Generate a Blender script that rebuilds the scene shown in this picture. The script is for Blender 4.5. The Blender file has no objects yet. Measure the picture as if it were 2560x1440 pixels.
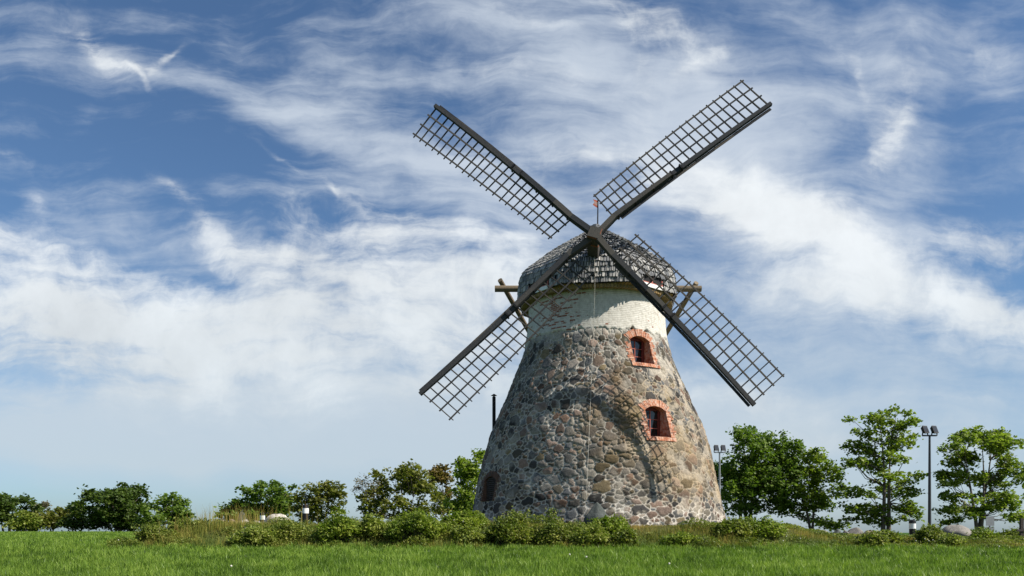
import bpy, math, random
import numpy as np
from mathutils import Vector, Matrix, kdtree, noise as mnoise

R = math.radians
rng = np.random.default_rng(7)
random.seed(7)
sc = bpy.context.scene
COL = sc.collection
F = 2000.0            # focal length in photograph pixels (2560 wide)
HY = 1324.0           # eye-level row of the photograph
EYE = 1.5

# ------------------------------------------------------------------ camera
cam = bpy.data.cameras.new('camera')
cam.sensor_width = 36.0
cam.lens = F / 2560 * 36.0
cam.shift_y = (HY - 720) / 2560
cam.clip_start = 0.1
cam.clip_end = 9000
camo = bpy.data.objects.new('camera', cam)
camo.location = (0, 0, EYE)
camo.rotation_euler = (R(90), 0, 0)
COL.objects.link(camo)
sc.camera = camo

# ------------------------------------------------------------------ light and exposure
SUN_EL, SUN_H = R(44), Vector((0.939, -0.343, 0)).normalized()
SUN_DIR = Vector((SUN_H.x * math.cos(SUN_EL), SUN_H.y * math.cos(SUN_EL), math.sin(SUN_EL)))
sl = bpy.data.lights.new('sun', 'SUN')
sl.energy = 5.0
sl.angle = R(0.5)
sl.color = (1.0, 0.93, 0.82)
so = bpy.data.objects.new('sun', sl)
so.rotation_euler = SUN_DIR.to_track_quat('Z', 'Y').to_euler()
COL.objects.link(so)
sc.view_settings.view_transform = 'Standard'
sc.view_settings.look = 'None'
sc.view_settings.exposure = 0.6
sc.view_settings.gamma = 1.0
sc.view_settings.use_curve_mapping = False


# ------------------------------------------------------------------ node helper
class NT:
    def __init__(self, tree):
        self.t = tree
        self.n = tree.nodes
        self.l = tree.links

    def put(self, sock, v):
        if v is None:
            return
        if isinstance(v, bpy.types.NodeSocket):
            self.l.new(v, sock)
        else:
            if hasattr(sock.default_value, '__len__'):
                if isinstance(v, (int, float)):
                    v = (v,) * len(sock.default_value)
                if len(sock.default_value) == 4 and len(v) == 3:
                    v = (*v, 1)
            sock.default_value = v

    def m(self, op, a, b=None, c=None, clamp=False):
        nd = self.n.new('ShaderNodeMath')
        nd.operation = op
        nd.use_clamp = clamp
        for i, v in enumerate((a, b, c)):
            self.put(nd.inputs[i], v)
        return nd.outputs[0]

    def add(self, a, b): return self.m('ADD', a, b)
    def sub(self, a, b): return self.m('SUBTRACT', a, b)
    def mul(self, a, b): return self.m('MULTIPLY', a, b)
    def mad(self, a, b, c): return self.m('MULTIPLY_ADD', a, b, c)

    def vm(self, op, a, b=None, out=0):
        nd = self.n.new('ShaderNodeVectorMath')
        nd.operation = op
        self.put(nd.inputs[0], a)
        if b is not None:
            self.put(nd.inputs[3 if op == 'SCALE' else 1], b)
        return nd.outputs['Value'] if op in ('DOT_PRODUCT', 'LENGTH', 'DISTANCE') else nd.outputs[0]

    def xyz(self, x, y, z=0.0):
        nd = self.n.new('ShaderNodeCombineXYZ')
        for i, v in enumerate((x, y, z)):
            self.put(nd.inputs[i], v)
        return nd.outputs[0]

    def sep(self, v):
        nd = self.n.new('ShaderNodeSeparateXYZ')
        self.put(nd.inputs[0], v)
        return nd.outputs

    def noise(self, v, scale, detail=4, rough=0.5, lac=2.0, dist=0.0, dim='3D', col=False):
        nd = self.n.new('ShaderNodeTexNoise')
        nd.noise_dimensions = dim
        self.put(nd.inputs['Vector'], v)
        self.put(nd.inputs['Scale'], scale)
        nd.inputs['Detail'].default_value = detail
        nd.inputs['Roughness'].default_value = rough
        nd.inputs['Lacunarity'].default_value = lac
        nd.inputs['Distortion'].default_value = dist
        return nd.outputs['Color' if col else 'Fac']

    def mapr(self, v, a, b, c=0.0, d=1.0, smooth=False):
        nd = self.n.new('ShaderNodeMapRange')
        nd.interpolation_type = 'SMOOTHSTEP' if smooth else 'LINEAR'
        for i, x in enumerate((v, a, b, c, d)):
            self.put(nd.inputs[i], x)
        return nd.outputs[0]

    def mix(self, f, a, b, mode='MIX'):
        nd = self.n.new('ShaderNodeMix')
        nd.data_type = 'RGBA'
        nd.blend_type = mode
        self.put(nd.inputs[0], f)
        self.put(nd.inputs[6], a)
        self.put(nd.inputs[7], b)
        return nd.outputs[2]

    def ramp(self, f, stops):
        nd = self.n.new('ShaderNodeValToRGB')
        cr = nd.color_ramp
        while len(cr.elements) < len(stops):
            cr.elements.new(0.5)
        for e, (p, c) in zip(cr.elements, stops):
            e.position = p
            e.color = (*c, 1)
        self.put(nd.inputs[0], f)
        return nd.outputs[0]

    def mapping(self, v, loc=(0, 0, 0), rot=(0, 0, 0), scale=(1, 1, 1), typ='POINT'):
        nd = self.n.new('ShaderNodeMapping')
        nd.vector_type = typ
        self.put(nd.inputs[0], v)
        nd.inputs[1].default_value = loc
        nd.inputs[2].default_value = rot
        nd.inputs[3].default_value = scale
        return nd.outputs[0]

    def attr(self, name, what='Fac'):
        nd = self.n.new('ShaderNodeAttribute')
        nd.attribute_name = name
        return nd.outputs[what]

    def coord(self, what='Object'):
        return self.n.new('ShaderNodeTexCoord').outputs[what]


# ------------------------------------------------------------------ sky: Nishita plus cirrus, all by world direction
world = bpy.data.worlds.new('World')
sc.world = world
world.use_nodes = True
w = NT(world.node_tree)
w.n.clear()
outw = w.n.new('ShaderNodeOutputWorld')
bg = w.n.new('ShaderNodeBackground')
SKY_STRENGTH = 0.07
bg.inputs['Strength'].default_value = SKY_STRENGTH
w.l.new(bg.outputs[0], outw.inputs[0])
skyn = w.n.new('ShaderNodeTexSky')
skyn.sky_type = 'NISHITA'
skyn.sun_disc = False
skyn.sun_elevation = SUN_EL
skyn.sun_rotation = math.atan2(SUN_H.x, SUN_H.y)
skyn.air_density = 1.0
skyn.dust_density = 0.6
skyn.ozone_density = 2.0
SKYCOL = w.mix(1.0, skyn.outputs[0], (0.71, 0.89, 1.04), 'MULTIPLY')
dr = w.sep(w.coord('Generated'))
dy = w.m('MAXIMUM', w.m('ABSOLUTE', dr[1]), 0.15)
cs = w.mul(w.m('DIVIDE', dr[0], dy), 2.0)
ct = w.mul(w.m('DIVIDE', dr[2], dy), 2.0)
P0 = w.xyz(cs, ct, 0)
warp = w.noise(P0, 1.6, 3, 0.55, col=True)
P1 = w.vm('ADD', P0, w.vm('SCALE', w.vm('SUBTRACT', warp, (0.5, 0.5, 0.5)), 0.26))
warp2 = w.noise(P0, 6.0, 4, 0.6, col=True)
P2 = w.vm('ADD', P1, w.vm('SCALE', w.vm('SUBTRACT', warp2, (0.5, 0.5, 0.5)), 0.09))
# broad cloud masses: x, y, half length, half width, tilt (deg, + = falls to the right), weight
VEIL = [
    (130, 160, 280, 60, 8, .18), (620, 275, 420, 50, 22, .40), (1000, 360, 300, 50, 16, .30), (1180, 440, 360, 100, 15, .55),
    (900, 170, 300, 60, 12, .20), (1330, 120, 380, 90, 15, .30), (1620, 140, 300, 130, 25, .30), (1450, 330, 420, 150, 10, .30),
    (1800, 400, 420, 200, 25, .50), (2150, 170, 220, 120, 0, .26), (2280, 350, 150, 250, 10, .18), (2450, 130, 140, 110, 0, .3),
    (350, 530, 350, 60, 20, .16), (60, 430, 130, 40, 15, .14), (1000, 560, 420, 70, 14, .3), (2000, 760, 600, 160, 10, .45), (2050, 1050, 700, 140, 0, .55),
    (600, 1070, 900, 125, 0, 1.1), (150, 1130, 500, 70, 0, .35), (1500, 1130, 500, 120, 0, .5), (600, 850, 900, 160, 0, .5), (2100, 1250, 900, 90, 0, .5), (1200, 1260, 400, 60, 0, .3),
    (250, 340, 380, 90, 10, -.22), (600, 440, 380, 60, 14, -.20), (750, 60, 300, 60, 8, -.14), (2420, 420, 150, 140, 0, -.12), (1570, 170, 60, 30, 10, -.3),
]
BANK = [
    (120, 770, 420, 130, 12, .74), (600, 820, 480, 120, 6, .60), (950, 730, 420, 120, 6, .50), (740, 640, 240, 55, -14, .30),
    (1240, 740, 230, 150, 10, .40), (700, 960, 900, 130, 0, .34), (80, 640, 200, 40, 18, .3), (1000, 580, 330, 40, 8, .35), (520, 610, 130, 25, 35, .3), (430, 520, 90, 20, 40, .26),
    (380, 640, 150, 30, 22, -.40), (540, 690, 110, 22, 25, -.42),
    (235, 125, 90, 24, 52, .26), (325, 174, 100, 13, 22, .36), (418, 148, 62, 11, -42, .42), (355, 212, 60, 8, 50, .34), (215, 90, 110, 36, 20, .22), (300, 150, 190, 80, 20, .06),
    (650, 400, 90, 10, 32, .24), (850, 500, 90, 10, 28, .30), (960, 525, 90, 14, 22, .30), (80, 520, 30, 20, 20, .3), (20, 400, 90, 22, 20, .3),
    (1640, 70, 190, 60, 30, .46), (1560, 110, 120, 30, 70, .3), (1760, 130, 120, 18, -30, .3), (1350, 60, 180, 20, 12, .2), (1330, 180, 200, 26, 8, .2),
    (2235, 280, 60, 190, 12, .32), (2190, 400, 34, 120, 32, .26), (2130, 150, 16, 120, -14, .20), (2465, 95, 90, 50, 30, .32), (2080, 110, 120, 26, 50, .18),
    (1480, 400, 300, 50, 0, .24), (1750, 480, 260, 70, 18, .36), (1950, 560, 280, 90, 30, .44), (2050, 650, 330, 80, 30, .46), (2290, 710, 330, 85, 22, .58), (2460, 600, 130, 70, 0, .56), (1900, 740, 260, 60, 20, .3),
    (2500, 790, 180, 60, 10, .36), (2110, 760, 200, 30, 18, .26), (1650, 760, 100, 40, 0, .15), (1560, 250, 200, 60, 20, .15),
    (1860, 975, 220, 40, 10, .40), (2080, 1100, 460, 60, 4, .42), (2500, 1120, 200, 60, 0, .32), (2350, 1010, 240, 14, 6, .22),
]


def masses(lst, base, pos):
    a_ = base                 # the running sum rides along as z (scaled away) so the sum is taken in order
    ps = w.sep(pos)
    for (bx, by, la, lb, tilt, wt) in lst:
        q = w.mapping(w.xyz(ps[0], ps[1], a_), ((bx - 1280) / 1000, (HY - by) / 1000, 0), (0, 0, -R(tilt)), (la / 1000, lb / 1000, 1e5), 'TEXTURE')
        a_ = w.mad(w.m('POWER', 0.3679, w.vm('DOT_PRODUCT', q, q)), wt, a_)
    return a_


accv = masses(VEIL, w.mapr(cs, -0.5, 0.6, 0.08, 0.15, True), P1)
accb = masses(BANK, w.mul(accv, 1e-6), P2)
# wind-drawn streaks and billows
rt = w.mapr(cs, -0.2, 0.9, 0, 0.6, True)
st1 = w.noise(w.mapping(P1, (0, 0, 0), (0, 0, R(22)), (1.8, 11.0, 1)), 1.0, 9, 0.58, dist=0.3)
st2 = w.noise(w.mapping(P1, (3, 1, 0), (0, 0, R(-48)), (2.4, 9.5, 1)), 1.0, 9, 0.58, dist=0.35)
fib = w.noise(w.mapping(P2, (5, 2, 0), (0, 0, R(30)), (5.0, 20.0, 1)), 1.0, 9, 0.62, dist=0.35)
fib2 = w.noise(w.mapping(P2, (1, 7, 0), (0, 0, R(-55)), (5.0, 20.0, 1)), 1.0, 9, 0.62, dist=0.35)
puff = w.noise(P2, 5.5, 12, 0.62, dist=0.15)
puff2 = w.noise(P0, 2.3, 6, 0.55, dist=0.2)
streak = w.sub(w.add(w.mul(st1, w.sub(1.0, rt)), w.mul(st2, rt)), 0.5)
fibre = w.sub(w.add(w.mul(fib, w.sub(1.0, rt)), w.mul(fib2, rt)), 0.5)
billow = w.sub(puff, 0.5)
low = w.mapr(ct, 0.10, 0.55, 0.25, 1.0, True)      # the bank low down is smooth
dv = w.mad(w.mad(fibre, 0.75, w.mad(streak, 1.6, w.mad(w.sub(puff2, 0.5), 1.3, w.mul(billow, 0.45)))), low, accv)
covv = w.mul(w.mapr(dv, -0.05, 1.05, 0.0, 1.0, True), 0.85)
env = w.mul(w.m('ADD', w.mul(accb, 2.4), 0.12, clamp=True), w.mapr(ct, 0.10, 0.5, 0.35, 1.0, True))
db = w.mad(w.mad(billow, 1.5, w.mad(fibre, 1.15, w.mul(streak, 1.0))), env, accb)
covb = w.mul(w.mapr(db, 0.02, 1.0, 0.0, 1.0, True), 0.96)
SKYCOL = w.mix(1.0, SKYCOL, w.mix(w.mapr(ct, 0.0, 0.4), (0.90, 0.95, 1.12), (1, 1, 1)), 'MULTIPLY')
hgt = w.mapr(ct, 0.1, 0.75, 0.0, 1.0)
cv = w.mix(hgt, (5.3, 6.15, 6.75), (6.0, 6.7, 7.6))
cb_ = w.mix(hgt, (5.9, 6.6, 7.1), (8.3, 8.7, 9.0))
cb_ = w.vm('SCALE', cb_, w.mapr(w.add(puff2, w.mul(billow, 0.7)), 0.3, 0.75, 0.86, 1.08))
w.l.new(w.mix(covb, w.mix(covv, SKYCOL, cv), cb_), bg.inputs['Color'])


# ------------------------------------------------------------------ object helpers
def link(o, parent=None):
    COL.objects.link(o)
    if parent is not None:
        o.parent = parent
    return o


def tag(o, label=None, cat=None, group=None, kind=None):
    for k, v in (('label', label), ('category', cat), ('group', group), ('kind', kind)):
        if v:
            o[k] = v
    return o


def empty(name, loc=(0, 0, 0), rz=0.0):
    o = bpy.data.objects.new(name, None)
    o.empty_display_size = 0.3
    o.location = loc
    o.rotation_euler = (0, 0, rz)
    return link(o)


def mesh_np(name, V, loops, sizes, mat, parent=None, attrs=None, smooth=False, loc=None):
    V = np.asarray(V, np.float32)
    me = bpy.data.meshes.new(name)
    me.vertices.add(len(V))
    me.vertices.foreach_set('co', V.ravel())
    loops = np.asarray(loops, np.int32).ravel()
    sizes = np.asarray(sizes, np.int32)
    me.loops.add(len(loops))
    me.loops.foreach_set('vertex_index', loops)
    me.polygons.add(len(sizes))
    st = np.zeros(len(sizes), np.int32)
    st[1:] = np.cumsum(sizes)[:-1]
    me.polygons.foreach_set('loop_start', st)
    me.polygons.foreach_set('loop_total', sizes)
    me.polygons.foreach_set('use_smooth', np.full(len(sizes), smooth, bool))
    me.update(calc_edges=True)
    for nm, (typ, dom, data) in (attrs or {}).items():
        a = me.attributes.new(nm, typ, dom)
        a.data.foreach_set('color' if 'COLOR' in typ else ('vector' if 'VECTOR' in typ else 'value'), np.asarray(data, np.float32).ravel())
    if mat:
        me.materials.append(mat)
    o = bpy.data.objects.new(name, me)
    if loc is not None:
        o.location = loc
    return link(o, parent)


class MB:
    """Collects boxes, tubes, grids; every face carries a random value for colour variation."""

    def __init__(self):
        self.v, self.f, self.r = [], [], []

    def face(self, idx, r):
        self.f.append(idx)
        self.r.append(r)

    def poly(self, pts, r=None):
        b = len(self.v)
        self.v += [tuple(p) for p in pts]
        self.face(list(range(b, b + len(pts))), random.random() if r is None else r)

    def hexa(self, c8, r=None):
        r = random.random() if r is None else r
        b = len(self.v)
        self.v += [tuple(p) for p in c8]
        for q in ((0, 3, 2, 1), (4, 5, 6, 7), (0, 1, 5, 4), (1, 2, 6, 5), (2, 3, 7, 6), (3, 0, 4, 7)):
            self.face([b + i for i in q], r)

    def box(self, c, ax, ay, az, r=None):
        c, ax, ay, az = Vector(c), Vector(ax), Vector(ay), Vector(az)
        self.hexa([c - ax - ay - az, c + ax - ay - az, c + ax + ay - az, c - ax + ay - az,
                   c - ax - ay + az, c + ax - ay + az, c + ax + ay + az, c - ax + ay + az], r)

    def abox(self, x0, x1, y0, y1, z0, z1, r=None):
        self.box(((x0 + x1) / 2, (y0 + y1) / 2, (z0 + z1) / 2), ((x1 - x0) / 2, 0, 0), (0, (y1 - y0) / 2, 0), (0, 0, (z1 - z0) / 2), r)

    def bar(self, a, b, wx, wz, up=(0, -1, 0), wx1=None, wz1=None, r=None):
        """rectangular bar from a to b; wx across, wz along 'up'"""
        a, b = Vector(a), Vector(b)
        d = (b - a).normalized()
        u = Vector(up)
        s = d.cross(u).normalized()
        u = s.cross(d).normalized()
        wx1 = wx if wx1 is None else wx1
        wz1 = wz if wz1 is None else wz1
        self.hexa([a - s * wx / 2 - u * wz / 2, a + s * wx / 2 - u * wz / 2, a + s * wx / 2 + u * wz / 2, a - s * wx / 2 + u * wz / 2,
                   b - s * wx1 / 2 - u * wz1 / 2, b + s * wx1 / 2 - u * wz1 / 2, b + s * wx1 / 2 + u * wz1 / 2, b - s * wx1 / 2 + u * wz1 / 2], r)

    def tube(self, pts, rad, n=8, r=None, cap=True):
        r = random.random() if r is None else r
        pts = [Vector(p) for p in pts]
        if not hasattr(rad, '__len__'):
            rad = [rad] * len(pts)
        b = len(self.v)
        prev = None
        for i, p in enumerate(pts):
            d = (pts[min(i + 1, len(pts) - 1)] - pts[max(i - 1, 0)]).normalized()
            if prev is None:
                s = d.orthogonal().normalized()
            else:
                s = (prev - d * prev.dot(d)).normalized()
            prev = s
            t = d.cross(s)
            for k in range(n):
                a = 2 * math.pi * k / n
                self.v.append(tuple(p + (s * math.cos(a) + t * math.sin(a)) * rad[i]))
        for i in range(len(pts) - 1):
            for k in range(n):
                k2 = (k + 1) % n
                self.face([b + i * n + k, b + i * n + k2, b + (i + 1) * n + k2, b + (i + 1) * n + k], r)
        if cap:
            self.face([b + k for k in range(n)][::-1], r)
            self.face([b + (len(pts) - 1) * n + k for k in range(n)], r)

    def build(self, name, mat, parent=None, smooth=False, loc=None):
        if not self.f:
            return None
        sizes = [len(f) for f in self.f]
        loops = [i for f in self.f for i in f]
        o = mesh_np(name, self.v, loops, sizes, mat, parent, {'rnd': ('FLOAT', 'FACE', self.r)}, smooth, loc)
        return o


# ------------------------------------------------------------------ materials
def new_mat(name):
    m = bpy.data.materials.new(name)
    m.use_nodes = True
    t = NT(m.node_tree)
    p = t.n['Principled BSDF']
    p.inputs['Specular IOR Level'].default_value = 0.25
    return m, t, p


def bump(t, p, h, strength=0.5, dist=0.02):
    b = t.n.new('ShaderNodeBump')
    b.inputs['Strength'].default_value = strength
    b.inputs['Distance'].default_value = dist
    t.put(b.inputs['Height'], h)
    t.l.new(b.outputs[0], p.inputs['Normal'])


def wood(name, c0, c1, c2=None, rough=0.85, scale=(3, 3, 3), bstr=0.4):
    m, t, p = new_mat(name)
    co = t.coord()
    n1 = t.noise(t.mapping(co, scale=scale), 3.0, 6, 0.65)
    n2 = t.noise(co, 22.0, 4, 0.6)
    f = t.m('ADD', t.mul(t.attr('rnd'), 0.5), t.mul(t.mad(n2, 0.4, t.mul(n1, 0.8)), 0.8), clamp=True)
    c = t.ramp(f, [(0.25, c0), (0.6, c1), (0.95, c2 or c1)])
    t.l.new(c, p.inputs['Base Color'])
    p.inputs['Roughness'].default_value = rough
    bump(t, p, t.add(n1, n2), bstr, 0.02)
    return m


def plain(name, c, rough=0.6, metal=0.0, var=0.25, scale=12):
    m, t, p = new_mat(name)
    n = t.noise(t.coord(), scale, 5, 0.6)
    c2 = tuple(x * (1 - var) for x in c)
    t.l.new(t.ramp(n, [(0.3, c2), (0.7, c)]), p.inputs['Base Color'])
    p.inputs['Roughness'].default_value = rough
    p.inputs['Metallic'].default_value = metal
    return m


def leafmat(name, cols, trans=0.35, tcol=(1.0, 1.15, 0.55), rough=0.5):
    """cols: three albedos; picked by the per-face value, drifting over the plant"""
    m, t, p = new_mat(name)
    n = t.noise(t.coord(), 0.8, 3, 0.6)
    f = t.m('ADD', t.mul(t.attr('rnd'), 0.55), t.mapr(n, 0.35, 0.65, 0.0, 0.45), clamp=True)
    c = t.ramp(f, [(0.1, cols[0]), (0.5, cols[1]), (0.95, cols[2])])
    t.l.new(c, p.inputs['Base Color'])
    p.inputs['Roughness'].default_value = rough
    p.inputs['Specular IOR Level'].default_value = 0.3
    tr = t.n.new('ShaderNodeBsdfTranslucent')
    t.l.new(t.mix(1.0, c, tcol, 'MULTIPLY'), tr.inputs[0])
    mx = t.n.new('ShaderNodeMixShader')
    mx.inputs[0].default_value = trans
    t.l.new(p.outputs[0], mx.inputs[1])
    t.l.new(tr.outputs[0], mx.inputs[2])
    t.l.new(mx.outputs[0], t.n['Material Output'].inputs[0])
    return m


M = {}
M['shingle'] = wood('weathered_shingle', (.04, .045, .055), (.15, .155, .165), (.38, .37, .35), scale=(9, 9, 2))
M['underlay'] = plain('dark_underlay', (.018, .018, .02), 0.9)
M['skirt'] = wood('ochre_board', (.10, .065, .03), (.24, .16, .07), (.30, .21, .10), scale=(8, 8, 1))
M['sailwood'] = wood('grey_sail_timber', (.013, .015, .019), (.028, .031, .036), (.07, .064, .056), scale=(5, 5, 5))
M['lath'] = wood('sail_lath', (.012, .014, .018), (.027, .029, .033), (.075, .066, .056), scale=(5, 5, 5))
M['pole'] = wood('weathered_pole', (.05, .04, .028), (.12, .095, .065), (.21, .165, .11), scale=(6, 6, 2))
M['iron'] = plain('black_iron', (.018, .018, .02), 0.55, 0.3)
M['rust'] = plain('rusty_iron', (.26, .085, .04), 0.8)
M['redpaint'] = plain('oxide_red_paint', (.17, .035, .028), 0.55)
M['pinkpaint'] = plain('faded_red_paint', (.42, .13, .10), 0.6)
M['whiteboard'] = plain('white_board', (.78, .78, .76), 0.6, var=0.1)
M['vane'] = plain('vane_orange', (.62, .13, .06), 0.6)
M['pale'] = plain('pale_paint', (.72, .68, .62), 0.6)
M['rope'] = plain('pale_cable', (.62, .58, .50), 0.8)
M['bark'] = wood('bark', (.035, .03, .025), (.085, .073, .06), (.14, .12, .10), scale=(6, 6, 1.5), bstr=0.8)
M['steel'] = plain('galvanised_steel', (.34, .35, .36), 0.45, 0.6)
M['darksteel'] = plain('dark_painted_steel', (.05, .055, .06), 0.5, 0.2)
M['lens'] = plain('grey_lens', (.035, .04, .05), 0.2)
M['black'] = plain('black_housing', (.015, .015, .017), 0.5)
M['diffuser'] = plain('white_diffuser', (.80, .82, .82), 0.35, var=0.05)
M['louvre'] = wood('dark_louvre', (.03, .025, .022), (.06, .05, .045))

m, t, p = new_mat('window_glass')
p.inputs['Base Color'].default_value = (.012, .014, .017, 1)
p.inputs['Roughness'].default_value = 0.06
p.inputs['Specular IOR Level'].default_value = 0.6
M['glass'] = m


def brick_mat():
    m, t, p = new_mat('orange_brick')
    n = t.noise(t.coord(), 14.0, 5, 0.65)
    f = t.m('ADD', t.mul(t.attr('rnd'), 0.7), t.mul(n, 0.4), clamp=True)
    c = t.ramp(f, [(0.05, (.12, .045, .03)), (0.35, (.31, .11, .058)), (0.75, (.43, .175, .095)), (1.0, (.52, .30, .21))])
    c = t.mix(t.mapr(t.noise(t.coord(), 7.0, 6, 0.75), 0.46, 0.66, 0, 0.75), c, (.55, .49, .42))
    t.l.new(c, p.inputs['Base Color'])
    p.inputs['Roughness'].default_value = 0.9
    bump(t, p, n, 0.5, 0.015)
    return m


M['brick'] = brick_mat()
M['shadebrick'] = plain('shaded_dark_brick', (.15, .085, .06), 0.9, var=.5, scale=9)  # brick colour darkened to carry the shade around the vent
M['mortar'] = plain('lime_mortar', (.50, .46, .40), 0.95, var=0.3, scale=20)


def stonewall_mat():
    m, t, p = new_mat('fieldstone_wall')
    co = t.coord()
    c = t.attr('stone', 'Color')
    n = t.noise(co, 7.0, 8, 0.7)
    n2 = t.noise(co, 30.0, 5, 0.7)
    v = t.mapr(t.add(n, t.mul(n2, 0.6)), 0.5, 1.15, 0.55, 1.4)
    t.l.new(t.vm('SCALE', c, v), p.inputs['Base Color'])
    p.inputs['Roughness'].default_value = 0.92
    bump(t, p, t.add(n, t.mul(n2, 0.7)), 0.9, 0.05)
    return m


M['stone'] = stonewall_mat()


def whitebrick_mat():
    m, t, p = new_mat('limewashed_brick')
    uv = t.n.new('ShaderNodeUVMap').outputs[0]
    uvn = t.vm('ADD', uv, t.vm('SCALE', t.vm('SUBTRACT', t.noise(uv, 5.0, 3, col=True), (.5, .5, .5)), 0.03))
    b = t.n.new('ShaderNodeTexBrick')
    t.put(b.inputs['Vector'], uvn)
    b.inputs['Color1'].default_value = (0, 0, 0, 1)
    b.inputs['Color2'].default_value = (1, 1, 1, 1)
    b.inputs['Mortar'].default_value = (0, 0, 0, 1)
    b.inputs['Scale'].default_value = 1.0
    b.inputs['Mortar Size'].default_value = 0.012
    b.inputs['Mortar Smooth'].default_value = 0.4
    b.inputs['Bias'].default_value = 0.0
    b.inputs['Brick Width'].default_value = 0.27
    b.inputs['Row Height'].default_value = 0.088
    rndb = t.sep(b.outputs['Color'])[0]
    co = t.coord()
    big = t.noise(co, 0.75, 3, 0.6)
    x = t.sep(co)[0]
    xx = t.m('DIVIDE', t.add(x, 1.75), 1.35)          # limewash has worn off on the weather side
    side = t.m('POWER', 0.3679, t.mul(xx, xx))
    wear = t.add(t.mad(side, 0.31, t.mul(t.sub(t.noise(co, 1.9, 4, 0.65), 0.5), 1.1)), t.mul(rndb, 0.52))
    ex = t.mapr(t.add(wear, t.mul(t.sub(t.noise(co, 9.0, 5, 0.7), 0.5), 0.35)), 0.60, 0.68)
    ex = t.mul(ex, t.sub(1.0, b.outputs['Fac']))
    n = t.noise(co, 6.0, 7, 0.65)
    wcol = t.ramp(n, [(0.25, (.40, .38, .33)), (0.5, (.57, .55, .50)), (0.75, (.70, .68, .63))])
    drip = t.noise(t.mapping(uv, scale=(3.5, .5, 1)), 1.6, 7, 0.65)
    wcol = t.mix(t.mapr(drip, 0.5, 0.72, 0, 0.5), wcol, (.33, .31, .26))
    wcol = t.mix(t.mapr(t.noise(co, 2.2, 5, 0.7), 0.58, 0.76, 0, 0.45), wcol, (.40, .36, .28))
    wcol = t.mix(t.mul(b.outputs['Fac'], 0.10), wcol, (.36, .33, .27))
    bcol = t.ramp(rndb, [(0.0, (.10, .05, .035)), (0.7, (.30, .11, .065)), (1.0, (.22, .085, .05))])
    t.l.new(t.mix(ex, wcol, bcol), p.inputs['Base Color'])
    p.inputs['Roughness'].default_value = 0.95
    h = t.sub(t.add(t.mul(n, 0.5), t.mul(rndb, 0.25)), t.add(t.mul(b.outputs['Fac'], 0.32), t.mul(ex, 0.3)))
    bump(t, p, h, 0.9, 0.03)
    return m


M['whitebrick'] = whitebrick_mat()


def rock_mat(name, c0, c1, c2):
    m, t, p = new_mat(name)
    co = t.coord()
    n = t.noise(co, 2.2, 8, 0.65)
    n2 = t.noise(co, 16.0, 6, 0.7)
    c = t.ramp(t.mad(n2, 0.5, t.mul(n, 0.6)), [(0.35, c0), (0.55, c1), (0.75, c2)])
    t.l.new(c, p.inputs['Base Color'])
    p.inputs['Roughness'].default_value = 0.9
    bump(t, p, t.add(n, t.mul(n2, 0.5)), 0.8, 0.05)
    return m


M['rockgrey'] = rock_mat('grey_rock', (.09, .09, .085), (.22, .205, .185), (.34, .32, .29))
M['rockdark'] = rock_mat('dark_rock', (.03, .036, .034), (.07, .08, .075), (.14, .15, .14))
M['rockwhite'] = rock_mat('pale_rock', (.30, .28, .25), (.52, .48, .43), (.62, .59, .55))
M['rockpink'] = rock_mat('pink_rock', (.12, .09, .08), (.30, .22, .18), (.42, .34, .30))


def ground_mat():
    m, t, p = new_mat('ground_soil_and_grass')
    co = t.coord()
    n = t.noise(co, 0.35, 6, 0.6)
    n2 = t.noise(co, 5.0, 6, 0.7)
    f = t.mad(n2, 0.5, t.mul(n, 0.6))
    g = t.ramp(f, [(0.3, (.022, .045, .010)), (0.55, (.045, .095, .018)), (0.8, (.075, .14, .03))])
    d = t.ramp(f, [(0.3, (.035, .04, .015)), (0.55, (.085, .08, .03)), (0.8, (.15, .125, .055))])
    c = t.mix(t.attr('mound'), g, d)
    t.l.new(c, p.inputs['Base Color'])
    p.inputs['Roughness'].default_value = 1.0
    p.inputs['Specular IOR Level'].default_value = 0.05
    bump(t, p, f, 0.6, 0.1)
    return m


M['ground'] = ground_mat()
M['grass'] = leafmat('field_grass', [(.045, .09, .012), (.16, .265, .032), (.33, .43, .09)], 0.42, (1.0, 1.1, 0.5), 0.45)
M['drygrass'] = leafmat('dry_grass', [(.08, .13, .016), (.25, .25, .05), (.52, .34, .11)], 0.4, (1.0, .95, .6), 0.7)
M['shrub'] = leafmat('shrub_leaf', [(.06, .105, .010), (.17, .24, .026), (.37, .40, .075)], 0.45)
M['shrublight'] = leafmat('light_shrub_leaf', [(.085, .13, .016), (.20, .25, .04), (.36, .37, .09)], 0.4)
M['shrubmid'] = leafmat('mid_shrub_leaf', [(.06, .095, .012), (.155, .20, .028), (.33, .33, .075)], 0.4)
M['weed'] = leafmat('weed_leaf', [(.06, .10, .012), (.16, .205, .032), (.34, .33, .08)], 0.4)
M['leaf'] = leafmat('maple_leaf', [(.055, .105, .014), (.115, .185, .024), (.20, .27, .05)], 0.45)
M['leafbright'] = leafmat('bright_maple_leaf', [(.085, .145, .015), (.18, .245, .030), (.31, .37, .07)], 0.5)
M['leafdark'] = leafmat('dark_tree_leaf', [(.035, .065, .012), (.07, .115, .020), (.13, .175, .035)], 0.42)
M['leafolive'] = leafmat('olive_tree_leaf', [(.07, .09, .015), (.15, .165, .028), (.25, .245, .055)], 0.45)
M['leafbrown'] = leafmat('bronze_tree_leaf', [(.08, .065, .016), (.15, .115, .03), (.23, .165, .05)], 0.4)
M['leafpale'] = leafmat('pale_tree_leaf', [(.11, .09, .05), (.17, .145, .085), (.24, .21, .13)], 0.35)
M['flower'] = plain('white_flower', (.62, .60, .52), 0.8, var=0.1)
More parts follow.
